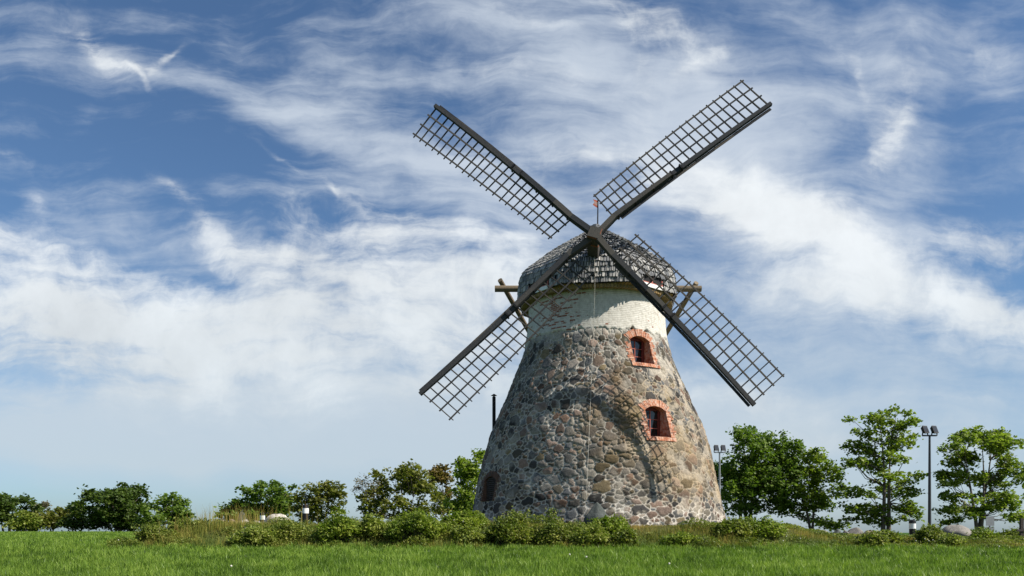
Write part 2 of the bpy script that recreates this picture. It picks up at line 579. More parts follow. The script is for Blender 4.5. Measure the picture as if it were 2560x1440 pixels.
M['yellow'] = plain('yellow_flower', (.75, .55, .04), 0.8, var=0.1)


# ------------------------------------------------------------------ terrain
PY = np.array([-40, 0, 16, 30, 60, 100, 125, 200, 400, 1000, 6000.0])
PZ = np.array([-0.6, -0.05, .42, .70, .97, 1.10, 1.00, -1.0, -8.0, -16.0, -40.0])


def sstep(x, a, b):
    q = np.clip((x - a) / (b - a), 0, 1)
    return q * q * (3 - 2 * q)


def mound_f(x, y):
    wob = 0.35 * np.sin(x * 0.55) + 0.25 * np.sin(x * 1.3 + 1.0)
    a = sstep(y, 29.6 + wob, 33.0 + wob) * (1 - sstep(y, 45.5, 50.0))
    left = sstep(x, -16.2 + 0.12 * (y - 30), -12.0 + 0.12 * (y - 30))
    return a * left


def ground_z(x, y):
    x, y = np.asarray(x, float), np.asarray(y, float)
    f = np.interp(y, PY, PZ)
    plat = 1.62 - 0.50 * sstep(x, 10.2, 14.5) - 0.014 * np.clip(x - 14.5, 0, 30) - 0.006 * np.clip(3 - x, 0, 30)
    mf = mound_f(x, y)
    return f + mf * np.maximum(plat - f, 0.0)


def axis(lo, hi, fine0, fine1, step):
    a = list(np.arange(fine0, fine1, step))
    d, s = fine1, step
    while d < hi:
        a.append(d)
        s *= 1.25
        d += s
    a.append(hi)
    d, s, b = fine0, step, []
    while d > lo:
        s *= 1.25
        d -= s
        b.append(max(d, lo))
    return np.array(b[::-1] + a)


gx = axis(-4000, 4000, -40, 40, 0.5)
gy = axis(-60, 6000, 8, 60, 0.4)
GX, GY = np.meshgrid(gx, gy)
GZ = ground_z(GX, GY) + 0.03 * np.sin(GX * 1.7) * np.sin(GY * 1.3)
nx, ny = len(gx), len(gy)
ii = (np.arange(ny - 1)[:, None] * nx + np.arange(nx - 1)[None, :]).ravel()
loops = np.stack([ii, ii + 1, ii + nx + 1, ii + nx], 1)
g = mesh_np('ground', np.stack([GX, GY, GZ], -1).reshape(-1, 3), loops, np.full(len(ii), 4), M['ground'], None,
            {'mound': ('FLOAT', 'POINT', mound_f(GX, GY).ravel())}, True)
tag(g, kind='structure')


def px(x, y, Y):
    """world point seen at photograph pixel x, y at distance Y"""
    return Vector(((x - 1280) / F * Y, Y, EYE + (HY - y) / F * Y))


# ------------------------------------------------------------------ windmill
MX, MY = 4.2, 40.0
PHI = -math.atan2(MX, MY)
mill = empty('windmill', (MX, MY, 1.6), PHI)
tag(mill, 'round fieldstone windmill with shingled cap and four lattice sails', 'windmill')
MINV = (Matrix.Translation((MX, MY, 1.6)) @ Matrix.Rotation(PHI, 4, 'Z')).inverted()
ZB = 1.6


def L(x, y, Y):
    """mill-local point seen at pixel x, y at distance Y"""
    return MINV @ px(x, y, Y)


# tower profile: photograph row at the limb, half width in px (50 px = 1 m at the axis)
PROF = np.array([(700, 167), (760, 167), (800, 168), (850, 173), (880, 180), (930, 197), (985, 222), (1042, 247), (1100, 269), (1156, 286), (1235, 303), (1284, 312), (1345, 321)], float)
pz = (EYE + (HY - PROF[:, 0]) / 50.0) - ZB
pr = PROF[:, 1] / 50.0
pr = pr / np.sqrt(1 + (pr / 40) ** 2)
pz, pr = pz[::-1], pr[::-1]


def rad(z):
    z = np.asarray(z, float)
    return (np.interp(z, pz, pr) + np.interp(z - 0.35, pz, pr) + np.interp(z + 0.35, pz, pr)) / 3


def on_tower(x, y):
    """angle (0 = facing the camera, + = right) and local height where the pixel ray meets the wall"""
    o = MINV @ Vector((0, 0, EYE))
    d = (L(x, y, 10.0) - o).normalized()
    s = 25.0
    while s < 60:
        q = o + d * s
        if math.hypot(q.x, q.y) < float(rad(q.z)):
            break
        s += 0.01
    return math.atan2(q.x, -q.y), q.z


def cyl(th, z, r):
    return Vector((r * math.sin(th), -r * math.cos(th), z))


# windows: (centre angle, sill height, crown height, half width)
def window_spec(xl, xr, yb, yt):
    t0, z0 = on_tower((xl + xr) / 2 + 2, yb)
    t1, z1 = on_tower((xl + xr) / 2 - 2, yt)
    ta, _ = on_tower(xl, (yb + yt) / 2)
    tb, _ = on_tower(xr, (yb + yt) / 2)
    tc = (ta + tb) / 2
    return dict(t=tc, z0=z0, z1=z1, hw=(tb - ta) / 2 * float(rad((z0 + z1) / 2)))


WIN = [window_spec(1579, 1625, 907, 841), window_spec(1618, 1668, 1092, 1016)]
VENT = window_spec(1211, 1238, 1252, 1192)


def open_half(wd, z, sc_=1.0):
    """half width of the opening at height z (segmental arch on top)"""
    rise = 0.20
    zt = wd['z1']
    if z < wd['z0'] or z > zt:
        return -1
    if z > zt - rise:
        q = (z - (zt - rise)) / rise
        return wd['hw'] * math.sqrt(max(0, 1 - q * q)) if q < 1 else 0
    return wd['hw']


# --- fieldstone wall
RU = 5.0
Z_STONE_TOP = 10.68 - ZB
NU, NV = 980, 290
W_, H_ = 2 * math.pi * RU, Z_STONE_TOP + 0.5
cell = 0.4
grid = {}
pts, rads = [], []
for tries, rlo, rhi in ((480, .22, .33), (3200, .135, .22), (11000, .085, .135), (18000, .045, .085)):
    for _ in range(tries):
        a, b = random.random() * W_, random.random() * H_ * 1.18
        r0 = random.uniform(rlo, rhi)
        ci, cj = int(a / cell), int(b / cell)
        ok = True
        for di in (-2, -1, 0, 1, 2):
            for dj in (-2, -1, 0, 1, 2):
                for k in grid.get((ci + di, cj + dj), ()):
                    if (pts[k][0] - a) ** 2 + (pts[k][1] - b) ** 2 < (0.93 * (rads[k] + r0)) ** 2:
                        ok = False
                        break
                if not ok:
                    break
            if not ok:
                break
        if ok:
            grid.setdefault((ci, cj), []).append(len(pts))
            pts.append((a, b))
            rads.append(r0)
NS = len(pts)
kd = kdtree.KDTree(NS)
for k, (a, b) in enumerate(pts):
    kd.insert((a, b, 0), k)
kd.balance()
rads = np.array(rads)
ph1, ph2 = rng.random(NS) * 6.28, rng.random(NS) * 6.28
pal = np.array([(.20, .195, .185), (.16, .165, .17), (.25, .235, .21), (.27, .20, .165), (.30, .235, .20), (.23, .16, .125), (.11, .11, .108), (.075, .072, .07), (.31, .28, .235), (.26, .215, .145), (.33, .30, .27), (.14, .125, .10)])
spal = pal[rng.integers(0, len(pal), NS)] * (.28 + .68 * rng.random((NS, 1)) ** 1.2)
spal = spal.mean(1, keepdims=True) + (spal - spal.mean(1, keepdims=True)) * 1.25
shh = rng.uniform(.5, 1.35, NS)
us = np.linspace(0, 2 * math.pi, NU + 1)[:-1]
vs = np.linspace(-0.5, Z_STONE_TOP, NV)
V = np.zeros((NV, NU, 3), np.float32)
C = np.ones((NV, NU, 4), np.float32)
mort = np.array((.49, .465, .415))
for j, z in enumerate(vs):
    r0 = float(rad(z))
    for i, th in enumerate(us):          # th = 0 at the back, pi towards the camera
        a, b = th * RU, (z + 0.5) * 1.18
        ang = th - math.pi
        jit = mnoise.noise((a * 2.2, b * 2.2, 0)) * 0.06 + mnoise.noise((a * 6.5, b * 6.5, 2)) * 0.035
        jit2 = mnoise.noise((a * 2.2, b * 2.2, 7)) * 0.06 + mnoise.noise((a * 6.5, b * 6.5, 9)) * 0.035
        best, sec, kb, db = 9., 9., 0, 9.
        for co, k, d in kd.find_n((a + jit, b + jit2, 0), 6):
            fi = math.atan2(b - co[1], a - co[0])
            dd = d - rads[k] * (1 + .20 * math.sin(2 * fi + ph1[k]) + .13 * math.sin(3 * fi + ph2[k]))
            if dd < best:
                sec = best
                best, kb = dd, k
            elif dd < sec:
                sec = dd
        e = sec - best
        big = mnoise.noise((math.sin(ang) * 2.0, math.cos(ang) * 2.0, z * 0.55))
        big2 = mnoise.noise((math.sin(ang) * 5.2, 9 + math.cos(ang) * 5.2, z * 1.1))
        big3 = mnoise.noise((math.sin(ang) * 9, 4 + math.cos(ang) * 9, z * 1.9))
        ed = min(e, 0.16 - best * 1.1)
        s = min(1, max(0, (ed - 0.009 - .028 * max(0, big3)) / 0.04))
        s = s * s * (3 - 2 * s)
        smear = max(0, min(1, (big3 + .25 * mnoise.noise((a * 8, b * 8, 5)) - .12) / .25)) * (.35 + .4 * max(0, min(1, (ang + .1) / .5)))
        dome = min(1, max(0, ed / 0.22))
        # rough protruding stones on the weathered middle of the face
        lump = math.exp(-((ang - 0.16) / 0.32) ** 2) * math.exp(-((z - 4.4) / 2.4) ** 2)
        hgt = (0.015 + 0.034 * math.sqrt(dome)) * s * (1 - .6 * smear) * (shh[kb] + 2.4 * lump * max(0, .4 + big2)) + 0.05 * big2 + 0.06 * big
        sm = s * (1 - smear * .75)
        c = spal[kb] * sm + mort * (1.12 if ang < 0 else 1.0) * (1 - sm)  # mortar colour lifted on the shaded left half to offset its shade
        # brown lichen and smeared ochre render
        ochre = max(0, min(1, (ang - 0.05) / 0.5)) * max(0, min(1, (8.3 - z) / 2.0)) * (1 - sm) * (.75 + .5 * big2)
        c = c * (1 - ochre) + ochre * np.array((.36, .285, .19))
        br = math.exp(-((ang - 0.13 - .09 * big2) / 0.17) ** 2) * max(0, min(1, (z - 3.6) / 1.2)) * max(0, min(1, (7.6 - z) / 1.2)) * (.95 + 1.8 * big2 + 1.0 * big3)
        br = max(0, min(.85, br))
        c = c * (1 - br) + br * (.30 * c + .70 * np.array((.105, .062, .032)))
        li = lump * .8 + 0.62 * max(0, min(1, (ang - 0.30) / 0.35)) * max(0, min(1, (5.2 - z) / 1.5)) * max(0, min(1, (z - 1.1) / .5)) + 0.35 * big2
        li = max(0, min(.82, (li - .12) * 1.15))
        c = c * (1 - li) + li * (0.55 * c + 0.45 * np.array((.33, .235, .12)) * (1 + .8 * big2)) * (0.95 - .25 * lump)
        # lime run-off below the whitewashed band, white pointing at the foot
        wt = max(0, min(1, (z - (Z_STONE_TOP - .40 + .5 * big2)) / .35)) * .6
        c = c * (1 - wt) + wt * np.array((.58, .55, .49))
        ft = max(0, min(1, (1.25 + .4 * big2 - z) / .5)) * (1 - s) * .7
        c = c * (1 - ft) + ft * np.array((.66, .63, .58))
        rr = r0 + hgt - 0.03
        V[j, i] = (rr * math.sin(ang), -rr * math.cos(ang), z)
        C[j, i, :3] = c
jj = np.arange(NV - 1)[:, None]
ii = np.arange(NU)[None, :]
i2 = (ii + 1) % NU
quads = np.stack([jj * NU + ii, jj * NU + i2, (jj + 1) * NU + i2, (jj + 1) * NU + ii], -1).reshape(-1, 4)
zc = np.repeat((vs[:-1] + vs[1:]) / 2, NU)
tc = np.tile(us + math.pi / NU - math.pi, NV - 1)
keep = np.ones(len(quads), bool)
for wd in WIN + [VENT]:
    hw = np.array([open_half(wd, z) for z in vs[:-1] + np.diff(vs) / 2])
    hwq = np.repeat(hw, NU)
    keep &= ~(np.abs(tc - wd['t']) * rad(zc) < hwq + 0.04 * (hwq > 0))
quads = quads[keep]
o = mesh_np('stone_wall', V.reshape(-1, 3), quads, np.full(len(quads), 4), M['stone'], mill, {'stone': ('FLOAT_COLOR', 'POINT', C.reshape(-1, 4))}, True)

# --- limewashed brick band
NU2, NV2 = 720, 40
ZT = float(EYE + (HY - 700) / 50 - ZB)
us2 = np.linspace(-math.pi, math.pi, NU2 + 1)
V, UV = [], []
for j in range(NV2 + 1):
    for th in us2:
        base = Z_STONE_TOP - 0.06 + 0.22 * mnoise.noise((math.sin(th) * 7, math.cos(th) * 7, 3)) + 0.13 * mnoise.noise((math.sin(th) * 22, math.cos(th) * 22, 3))
        z = base + (ZT - base) * j / NV2
        r0 = float(rad(z)) + 0.025 * mnoise.noise((math.sin(th) * 3, math.cos(th) * 3, z)) + (0.03 if j else -0.06)
        V.append((r0 * math.sin(th), -r0 * math.cos(th), z))
        UV.append((th * 3.4, z))
n1 = NU2 + 1
q = np.array([(j * n1 + i, j * n1 + i + 1, (j + 1) * n1 + i + 1, (j + 1) * n1 + i) for j in range(NV2) for i in range(NU2)])
o = mesh_np('whitewashed_brick_band', V, q, np.full(len(q), 4), M['whitebrick'], mill, None, True)
uvl = o.data.uv_layers.new(name='UVMap')
uvl.data.foreach_set('uv', np.array(UV, np.float32)[q.ravel()].ravel())


# --- windows
def surf(wd, a, z, out):
    r0 = float(rad(z))
    th = wd['t'] + a / r0
    return cyl(th, z, r0 + out)


def bent_brick(mb, wd, a0, a1, z0, z1, d0, d1, r=None):
    c8 = []
    for dd in (d0, d1):
        c8 += [surf(wd, a0, z0, dd), surf(wd, a1, z0, dd), surf(wd, a1, z1, dd), surf(wd, a0, z1, dd)]
    mb.hexa(c8, r)


def brick_surround(wd, parent, jamb, ring, sill=True, mat=None):
    mb = MB()
    mo = MB()
    z0, z1, hw = wd['z0'], wd['z1'], wd['hw']
    rise = 0.20
    zs = z1 - rise
    h = 0.083
    z = z0
    k = 0
    while z < zs - 0.02:
        ze = min(z + h, zs)
        for s in (-1, 1):
            wj = jamb * ((1.0 if (k // 2) % 2 else 0.72) + random.uniform(-.12, .12))
            x = hw
            off = 0.13 if k % 2 else 0.25
            while x < hw + wj - 0.03:
                xe = min(x + off, hw + wj)
                off = 0.25
                a0, a1 = (x + .004, xe - .008) if s > 0 else (-xe + .008, -x - .004)
                bent_brick(mb, wd, a0, a1, z + .006, ze - .006, -0.12, 0.045 + random.uniform(-.012, .012))
                x = xe
            a0, a1 = (hw + .012, hw + wj) if s > 0 else (-hw - wj, -hw - .012)
            bent_brick(mo, wd, a0, a1, z, ze, -0.14, 0.026)
        z += h
        k += 1
    # arch of radial bricks: circle through the springings and the crown
    Rc = (hw * hw + rise * rise) / (2 * rise)
    cz = z1 - Rc
    half = math.asin(min(1, hw / Rc))
    ext = 0.16
    n = int(round(2 * (half + ext * 0.5) * (Rc + ring / 2) / 0.083))
    tot = half + ext * 0.5
    for i in range(n):
        b0 = -tot + 2 * tot * i / n + 0.004
        b1 = -tot + 2 * tot * (i + 1) / n - 0.010
        ro = Rc + ring * random.uniform(.90, 1.06)
        c8 = []
        dd1 = 0.05 + random.uniform(-.012, .015)
        for dd in (-0.12, dd1):
            for bb, rr in ((b0, Rc), (b1, Rc), (b1, ro), (b0, ro)):
                c8.append(surf(wd, rr * math.sin(bb), cz + rr * math.cos(bb), dd))
        mb.hexa(c8)
        c8 = []
        for dd in (-0.14, 0.03):
            for bb, rr in ((b0 - .01, Rc + .012), (b1 + .01, Rc + .012), (b1 + .01, Rc + ring * .9), (b0 - .01, Rc + ring * .9)):
                c8.append(surf(wd, rr * math.sin(bb), cz + rr * math.cos(bb), dd))
        mo.hexa(c8)
    if sill:
        x = -hw - jamb * .6
        while x < hw + jamb * .8:
            bent_brick(mb, wd, x + .004, x + .115, z0 - 0.17, z0 - 0.006, -0.12, 0.05 + random.uniform(-.01, .01))
            x += 0.122
        bent_brick(mo, wd, -hw - jamb * .6, hw + jamb * .8, z0 - .16, z0 - 0.01, -0.14, 0.03)
    o = mb.build('brick_surround', mat or M['brick'], parent)
    mo.build('mortar_joints', M['mortar'], o)
    return cz, Rc, half


def reveal(wd, depth_top, parent, mat):
    """brick lined niche running back to a vertical plane; returns that plane's distance from the axis"""
    z0, z1, hw = wd['z0'], wd['z1'], wd['hw']
    rise = 0.20
    zs = z1 - rise
    Rc = (hw * hw + rise * rise) / (2 * rise)
    cz = z1 - Rc
    half = math.asin(min(1, hw / Rc))
    rw = float(rad(z1)) - depth_top
    n_ = Vector((math.sin(wd['t']), -math.cos(wd['t']), 0))
    t_ = Vector((math.cos(wd['t']), math.sin(wd['t']), 0))
    cont = [(-hw, z0 + (zs - z0) * i / 14) for i in range(15)]
    cont += [(Rc * math.sin(b), cz + Rc * math.cos(b)) for b in np.linspace(-half, half, 13)[1:-1]]
    cont += [(hw, zs - (zs - z0) * i / 14) for i in range(15)]
    mb = MB()
    nc = len(cont)
    for i in range(nc):
        (a0, y0), (a1, y1) = cont[i], cont[(i + 1) % nc]
        A, B = surf(wd, a0, y0, 0.02), surf(wd, a1, y1, 0.02)
        A2 = n_ * rw + t_ * a0 * .95 + Vector((0, 0, y0))
        B2 = n_ * rw + t_ * a1 * .95 + Vector((0, 0, y1))
        # split the depth into brick-length bands
        steps = 4
        for s in range(steps):
            f0, f1 = s / steps, (s + 1) / steps
            mb.poly([A.lerp(A2, f0), A.lerp(A2, f1), B.lerp(B2, f1), B.lerp(B2, f0)])
    mb.build('reveal', mat, parent)
    return rw, n_, t_, cont


for wi, wd in enumerate(WIN):
    wo = empty('window')
    wo.parent = mill
    tag(wo, ['upper arched window in orange brick beneath the white band', 'lower arched window in orange brick on the stone face'][wi])
    brick_surround(wd, wo, 0.30 + 0.05 * wi, 0.34)
    rw, n_, t_, cont = reveal(wd, 0.34, wo, M['brick'])
    z0, z1, hw = wd['z0'], wd['z1'], wd['hw'] * .95
    fr = MB()

    def fbox(mb, a0, a1, y0, y1, d0, d1):
        mb.box(n_ * (rw + (d0 + d1) / 2) + t_ * ((a0 + a1) / 2) + Vector((0, 0, (y0 + y1) / 2)), t_ * (a1 - a0) / 2, n_ * (d1 - d0) / 2, Vector((0, 0, (y1 - y0) / 2)))
    zt = z1 - 0.16
    fbox(fr, -hw, -hw + .10, z0, zt, .0, .08)
    fbox(fr, hw - .13, hw, z0, zt, .0, .08)
    fbox(fr, -hw + .10, hw - .13, z0, z0 + .08, .0, .08)
    fbox(fr, -hw, hw, zt, z1 + .04, .0, .082)
    fr.build('frame', M['redpaint'], wo)
    mu = MB()
    am = -hw + .10 + (2 * hw - .23) * .5
    fbox(mu, am - .018, am + .018, z0 + .08, zt, .02, .06)
    for k in (1, 2):
        zz = z0 + .08 + (zt - z0 - .08) * k / 3
        fbox(mu, -hw + .10, hw - .13, zz - .014, zz + .014, .022, .056)
    mu.build('glazing_bar', M['pinkpaint'], wo)
    gl = MB()
    fbox(gl, -hw + .08, hw - .1, z0 + .05, zt + .02, .018, .026)
    gl.build('pane', M['glass'], wo)
    sb = MB()
    fbox(sb, -hw * .98, hw * .98, z0 + .003, z0 + .03, .085, float(rad(z0)) - rw - .05)
    sb.build('sill', M['redpaint'], wo)

ve = empty('louvre_vent')
ve.parent = mill
brick_surround(VENT, ve, 0.22, 0.26, False, M['shadebrick'])
rw, n_, t_, cont = reveal(VENT, 0.14, ve, M['shadebrick'])
lv = MB()
z = VENT['z0'] + .03
while z < VENT['z1'] - .05:
    hwz = max(.05, open_half(VENT, z) * .95)
    lv.box(n_ * (rw + .10) + Vector((0, 0, z)), t_ * hwz, (n_ * .05 - Vector((0, 0, .045))), (n_ * .008 + Vector((0, 0, .010))))
    z += .095
lv.build('louvre_slats', M['louvre'], ve)
bk = MB()
bk.box(n_ * (rw - .01) + Vector((0, 0, (VENT['z0'] + VENT['z1']) / 2)), t_ * VENT['hw'], n_ * .01, Vector((0, 0, (VENT['z1'] - VENT['z0']) / 2)))
bk.build('backing', M['underlay'], ve)

# --- cap: eight shingled sides
CP = [(3.77, 12.69), (3.74, 13.2), (3.66, 13.75), (3.50, 14.02), (3.30, 14.25), (2.86, 14.60), (2.28, 15.13), (1.50, 15.66), (.72, 16.18), (.10, 16.62)]
CP = [(a, z - ZB) for a, z in CP]
slen = [0]
for i in range(1, len(CP)):
    slen.append(slen[-1] + math.hypot(CP[i][0] - CP[i - 1][0], CP[i][1] - CP[i - 1][1]))
CT = slen[-1]


def cprof(s):
    return float(np.interp(s, slen, [c[0] for c in CP])), float(np.interp(s, slen, [c[1] for c in CP]))


T8 = math.tan(math.pi / 8)
cap = empty('cap', (0, 0, CP[0][1]))
cap.parent = mill
CO = Vector((0, 0, CP[0][1]))
und = MB()
shin = MB()
for k in range(8):
    al = k * math.pi / 4
    n_ = Vector((math.sin(al), -math.cos(al), 0))
    t_ = Vector((math.cos(al), math.sin(al), 0))

    def cpt(a, s, out):
        ap, z = cprof(s)
        a2, z2 = cprof(min(CT, s + .05))
        a1, z1 = cprof(max(0, s - .05))
        tg = Vector((a2 - a1, z2 - z1)).normalized()
        no = Vector((tg.y, -tg.x))
        return n_ * (ap + no.x * out) + t_ * a + Vector((0, 0, z + no.y * out)) - CO
    prev = None
    for s in slen:
        hw = cprof(s)[0] * T8
        cur = (cpt(-hw, s, -.03), cpt(hw, s, -.03))
        if prev:
            und.poly([prev[0], prev[1], cur[1], cur[0]], .5)
        prev = cur
    s = 0.0
    row = 0
    nrows = 25
    while s < CT - 0.06:
        rh = 0.255 if s < 1.4 else 0.225
        wob = [random.uniform(-.03, .03) for _ in range(7)]
        hw = cprof(s)[0] * T8 + .012
        x = -hw
        while x < hw - .01:
            wdt = min(random.uniform(.085, .15), hw - x)
            if wdt < .03:
                break
            gap = random.uniform(.010, .040)
            tw = random.gauss(0, .008 if k in (5, 6, 7) else .02)
            ss = s + random.uniform(-.028, .022) + np.interp((x + hw) / (2 * hw), np.linspace(0, 1, 7), wob)
            s0 = max(ss, -.05)
            s1 = min(ss + rh * 1.18, CT)
            hw1 = cprof(max(s1, 0))[0] * T8 + .012
            x0, x1 = x + gap / 2, x + wdt - gap / 2
            u0, u1 = max(-hw1, min(hw1, x0)), max(-hw1, min(hw1, x1))
            skip = False
            if k in (1, 7) and s < .42 and -.85 < x < .62:
                skip = True                              # low window strip
            if not skip and u1 - u0 > .01 and random.random() > .012:
                lift = (.04 + random.uniform(0, .015)) if k in (5, 6, 7) else .06 + random.uniform(0, .04)
                c8 = [cpt(x0, s0, lift - .022 + tw), cpt(x1, s0, lift - .022 - tw), cpt(u1, s1, .0), cpt(u0, s1, .0),
                      cpt(x0, s0, lift + tw), cpt(x1, s0, lift - tw), cpt(u1, s1, .018), cpt(u0, s1, .018)]
                shin.hexa(c8)
            x += wdt
        s += rh
        row += 1
    if k in (1, 7):                                      # window strip low on the diagonal sides
        cw = MB()
        a0, a1 = -.84, .62
        for (x0, x1, z0, z1, d0, d1) in ((a0, a1, .0, .44, -.12, -.10),):
            cw.box(n_ * (3.74 + (d0 + d1) / 2) + t_ * (x0 + x1) / 2 + Vector((0, 0, (z0 + z1) / 2)), t_ * (x1 - x0) / 2, n_ * (d1 - d0) / 2, Vector((0, 0, (z1 - z0) / 2)))
        po = cw.build('cap_window', M['glass'], cap)
        fb = MB()
        for (x0, x1, z0, z1, d0, d1) in ((a0, a1, .165, .215, -.04, .03), (-.15, -.07, .215, .44, -.05, .03), (a0, a0 + .06, .215, .44, -.05, .02), (a1 - .06, a1, .215, .44, -.05, .02)):
            fb.box(n_ * (3.75 + (d0 + d1) / 2) + t_ * (x0 + x1) / 2 + Vector((0, 0, (z0 + z1) / 2)), t_ * (x1 - x0) / 2, n_ * (d1 - d0) / 2, Vector((0, 0, (z1 - z0) / 2)))
        fb.build('frame', M['pinkpaint'], po)
        wb = MB()
        wb.box(n_ * 3.775 + t_ * (a0 + a1) / 2 + Vector((0, 0, .075)), t_ * (a1 - a0) / 2, n_ * .03, Vector((0, 0, .088)))
        wb.build('white_board', M['whiteboard'], po)
und.build('underlay', M['underlay'], cap)
shin.build('shingles', M['shingle'], cap)
# ridge finial block
fn = MB()
fn.tube([Vector((0, 0, 16.45 - ZB)) - CO, Vector((0, 0, 16.72 - ZB)) - CO], [.30, .20], 8)
fn.build('finial', M['shingle'], cap)
# boarded skirt curving in under the eaves to the wall
sk = MB()
NB = 144
for i in range(NB):
    b0, b1 = 2 * math.pi * i / NB + .004, 2 * math.pi * (i + 1) / NB - .004

    def sp(b, q):
        m8 = (b + math.pi / 8) % (math.pi / 4) - math.pi / 8
        ro = 3.70 / math.cos(m8)
        # follows the eaves at the top, turns round at the foot
        r_ = [ro - .04, 3.74, 3.73, 3.30][q]
        z_ = [12.72, 12.64, 12.51, 12.55][q] - ZB
        return cyl(b, z_, r_) - CO
    rr = random.random()
    for q in range(3):
        sk.poly([sp(b0, q), sp(b1, q), sp(b1, q + 1), sp(b0, q + 1)][::-1], rr)
sk.build('skirt_boards', M['skirt'], cap)

# --- windshaft and sails
D_HUB = 4.8
TAU = R(11)
HUB = L(1486, 592, 40 - D_HUB)
NV_ = Vector((0, -math.cos(TAU), math.sin(TAU)))      # sail-plane normal, towards the camera
O_ = MINV @ Vector((0, 0, EYE))


def on_plane(x, y, off=0.0):
    d = L(x, y, 30.0) - O_
    s = ((HUB + NV_ * off) - O_).dot(NV_) / d.dot(NV_)
    return O_ + d * s


ws = MB()
ws.bar(HUB + NV_ * .40, HUB - NV_ * 3.2, .50, .50, (.35, 0, 1))
ws.build('windshaft', M['sailwood'], mill)
for dd in (.33, -.30):
    pe = MB()
    pe.bar(HUB + NV_ * (dd + .035), HUB + NV_ * (dd - .035), .53, .53, (.35, 0, 1))
    pe.build('iron_band', M['rust'], mill)
SAILS = {
    'UL': dict(w=[(1429, 546), (1300, 434), (1092, 268)], o=[(1376, 594), (1202, 459), (1037, 338)], off=.14),
    'UR': dict(w=[(1536, 544), (1678, 438), (1922, 263)], o=[(1488, 490), (1670, 343), (1854, 206)], off=-.14),
    'LL': dict(w=[(1420, 641), (1196, 854), (1055, 981)], o=[(1481, 686), (1265, 908), (1127, 1047)], off=-.14),
    'LR': dict(w=[(1533, 641), (1662, 771), (1881, 1007)], o=[(1591, 591), (1745, 731), (1955, 939)], off=.14),
}


def curve3(p, q0, q1, q2, t):
    """quadratic through three points at parameters 0, p, 1"""
    l0 = (t - p) * (t - 1) / (p)
    l1 = t * (t - 1) / (p * (p - 1))
    l2 = t * (t - p) / (1 - p)
    return q0 * l0 + q1 * l1 + q2 * l2


for key, S in SAILS.items():
    w3 = [on_plane(*q, S['off']) for q in S['w']]
    pw = (w3[1] - w3[0]).length / (w3[2] - w3[0]).length
    o3 = [on_plane(*q, S['off'] - .16) for q in S['o']]
    po_ = (o3[1] - o3[0]).length / (o3[2] - o3[0]).length
    hubp = HUB + NV_ * S['off']
    sail = MB()
    WL = lambda t: curve3(pw, *w3, t)
    OL = lambda t: curve3(po_, *o3, t)
    # main whip, hub to tip, in short straight lengths
    path = [hubp] + [WL(t) for t in np.linspace(0, 1, 9)]
    ext = (path[-1] - path[-2]).normalized()
    path[-1] = path[-1] + ext * .12
    rw_ = random.random()
    tot = len(path) - 1
    for i in range(tot):
        wa = .23 - .07 * i / tot
        wb_ = .23 - .07 * (i + 1) / tot
        sail.bar(path[i], path[i + 1], wa, wa, NV_, wb_, wb_, r=rw_)
    so_ = sail.build('sail', M['sailwood'], mill)
    # stock doubling the inner half, iron bands
    stk = MB()
    side = (OL(.5) - WL(.5)).normalized()
    back = -side
    for a, b, w0 in ((path[0] + NV_ * .19, path[1] + NV_ * .16, .24), (path[1] + NV_ * .16, path[2] + NV_ * .14, .22), (path[2] + NV_ * .14, path[3] + NV_ * .125, .20), (path[3] + NV_ * .125, path[4] + NV_ * .115, .18)):
        stk.bar(a, b, w0, .12, NV_, w0 * .95, .12)
    stk.build('stock', M['sailwood'], so_)
    for t_ in (.02, .13, .25, .37, .43):
        bd = MB()
        c_ = WL(t_)
        dd = (WL(t_ + .02) - c_).normalized()
        bd.bar(c_ - dd * .035, c_ + dd * .035, .27 - .08 * t_, .36, NV_)
        bd.build('iron_band', M['iron'], so_)
    # leading board on the other edge
    lb = MB()
    for i in range(8):
        t0, t1 = .03 + .97 * i / 8, .03 + .97 * (i + 1) / 8
        off0 = back * (.185 - .03 * t0) - NV_ * .10
        lb.bar(WL(t0) + off0, WL(t1) + off0, .12, .03, NV_)
    lb.build('leading_board', M['lath'], so_)
    # lattice
    lt = MB()
    for i in range(23):
        t_ = i / 22
        a, b = WL(t_), OL(t_)
        e = (b - a)
        b2 = b + e.normalized() * .12
        jt = NV_ * random.uniform(-.03, .03) + (WL(.5) - WL(.49)).normalized() * random.uniform(-.035, .035)
        lt.bar(a - NV_ * .02, b2 + jt, .05, .065, NV_, .04, .05)
    for f in (1 / 3, 2 / 3, 1.0):
        ps = [WL(t).lerp(OL(t), f) + NV_ * .055 for t in np.linspace(0, 1, 9)]
        ps[0] += (ps[0] - ps[1]).normalized() * .10
        ps[-1] += (ps[-1] - ps[-2]).normalized() * .10
        rr = random.random()
        for i in range(8):
            lt.bar(ps[i], ps[i + 1], .065, .035, NV_, r=rr)
    lt.build('lattice', M['lath'], so_)

# --- tail beam and braces behind the cap
tb = MB()
A, B = L(1237, 722, 41.2), L(1753, 722, 41.2)
tb.tube([A, A.lerp(B, .5), B], [.165, .17, .16], 10)
tb.build('tail_beam', M['pole'], mill)
for (q0, xoff) in (((1250, 700), -0.3), ((1741, 707), 0.3)):
    br = MB()
    a = L(*q0, 41.5)
    b = Vector((xoff * 1.0, 12.2, 5.6))
    br.tube([a, a.lerp(b, .5), b], [.13, .14, .15], 9)
    br.build('tail_brace', M['pole'], mill)
tp = MB()
tp.tube([Vector((0, 1.5, 12.2)), Vector((0, 12.4, 5.4)), Vector((0, 13.6, 4.6))], [.2, .18, .16], 9)
tp.build('tail_pole', M['pole'], mill)

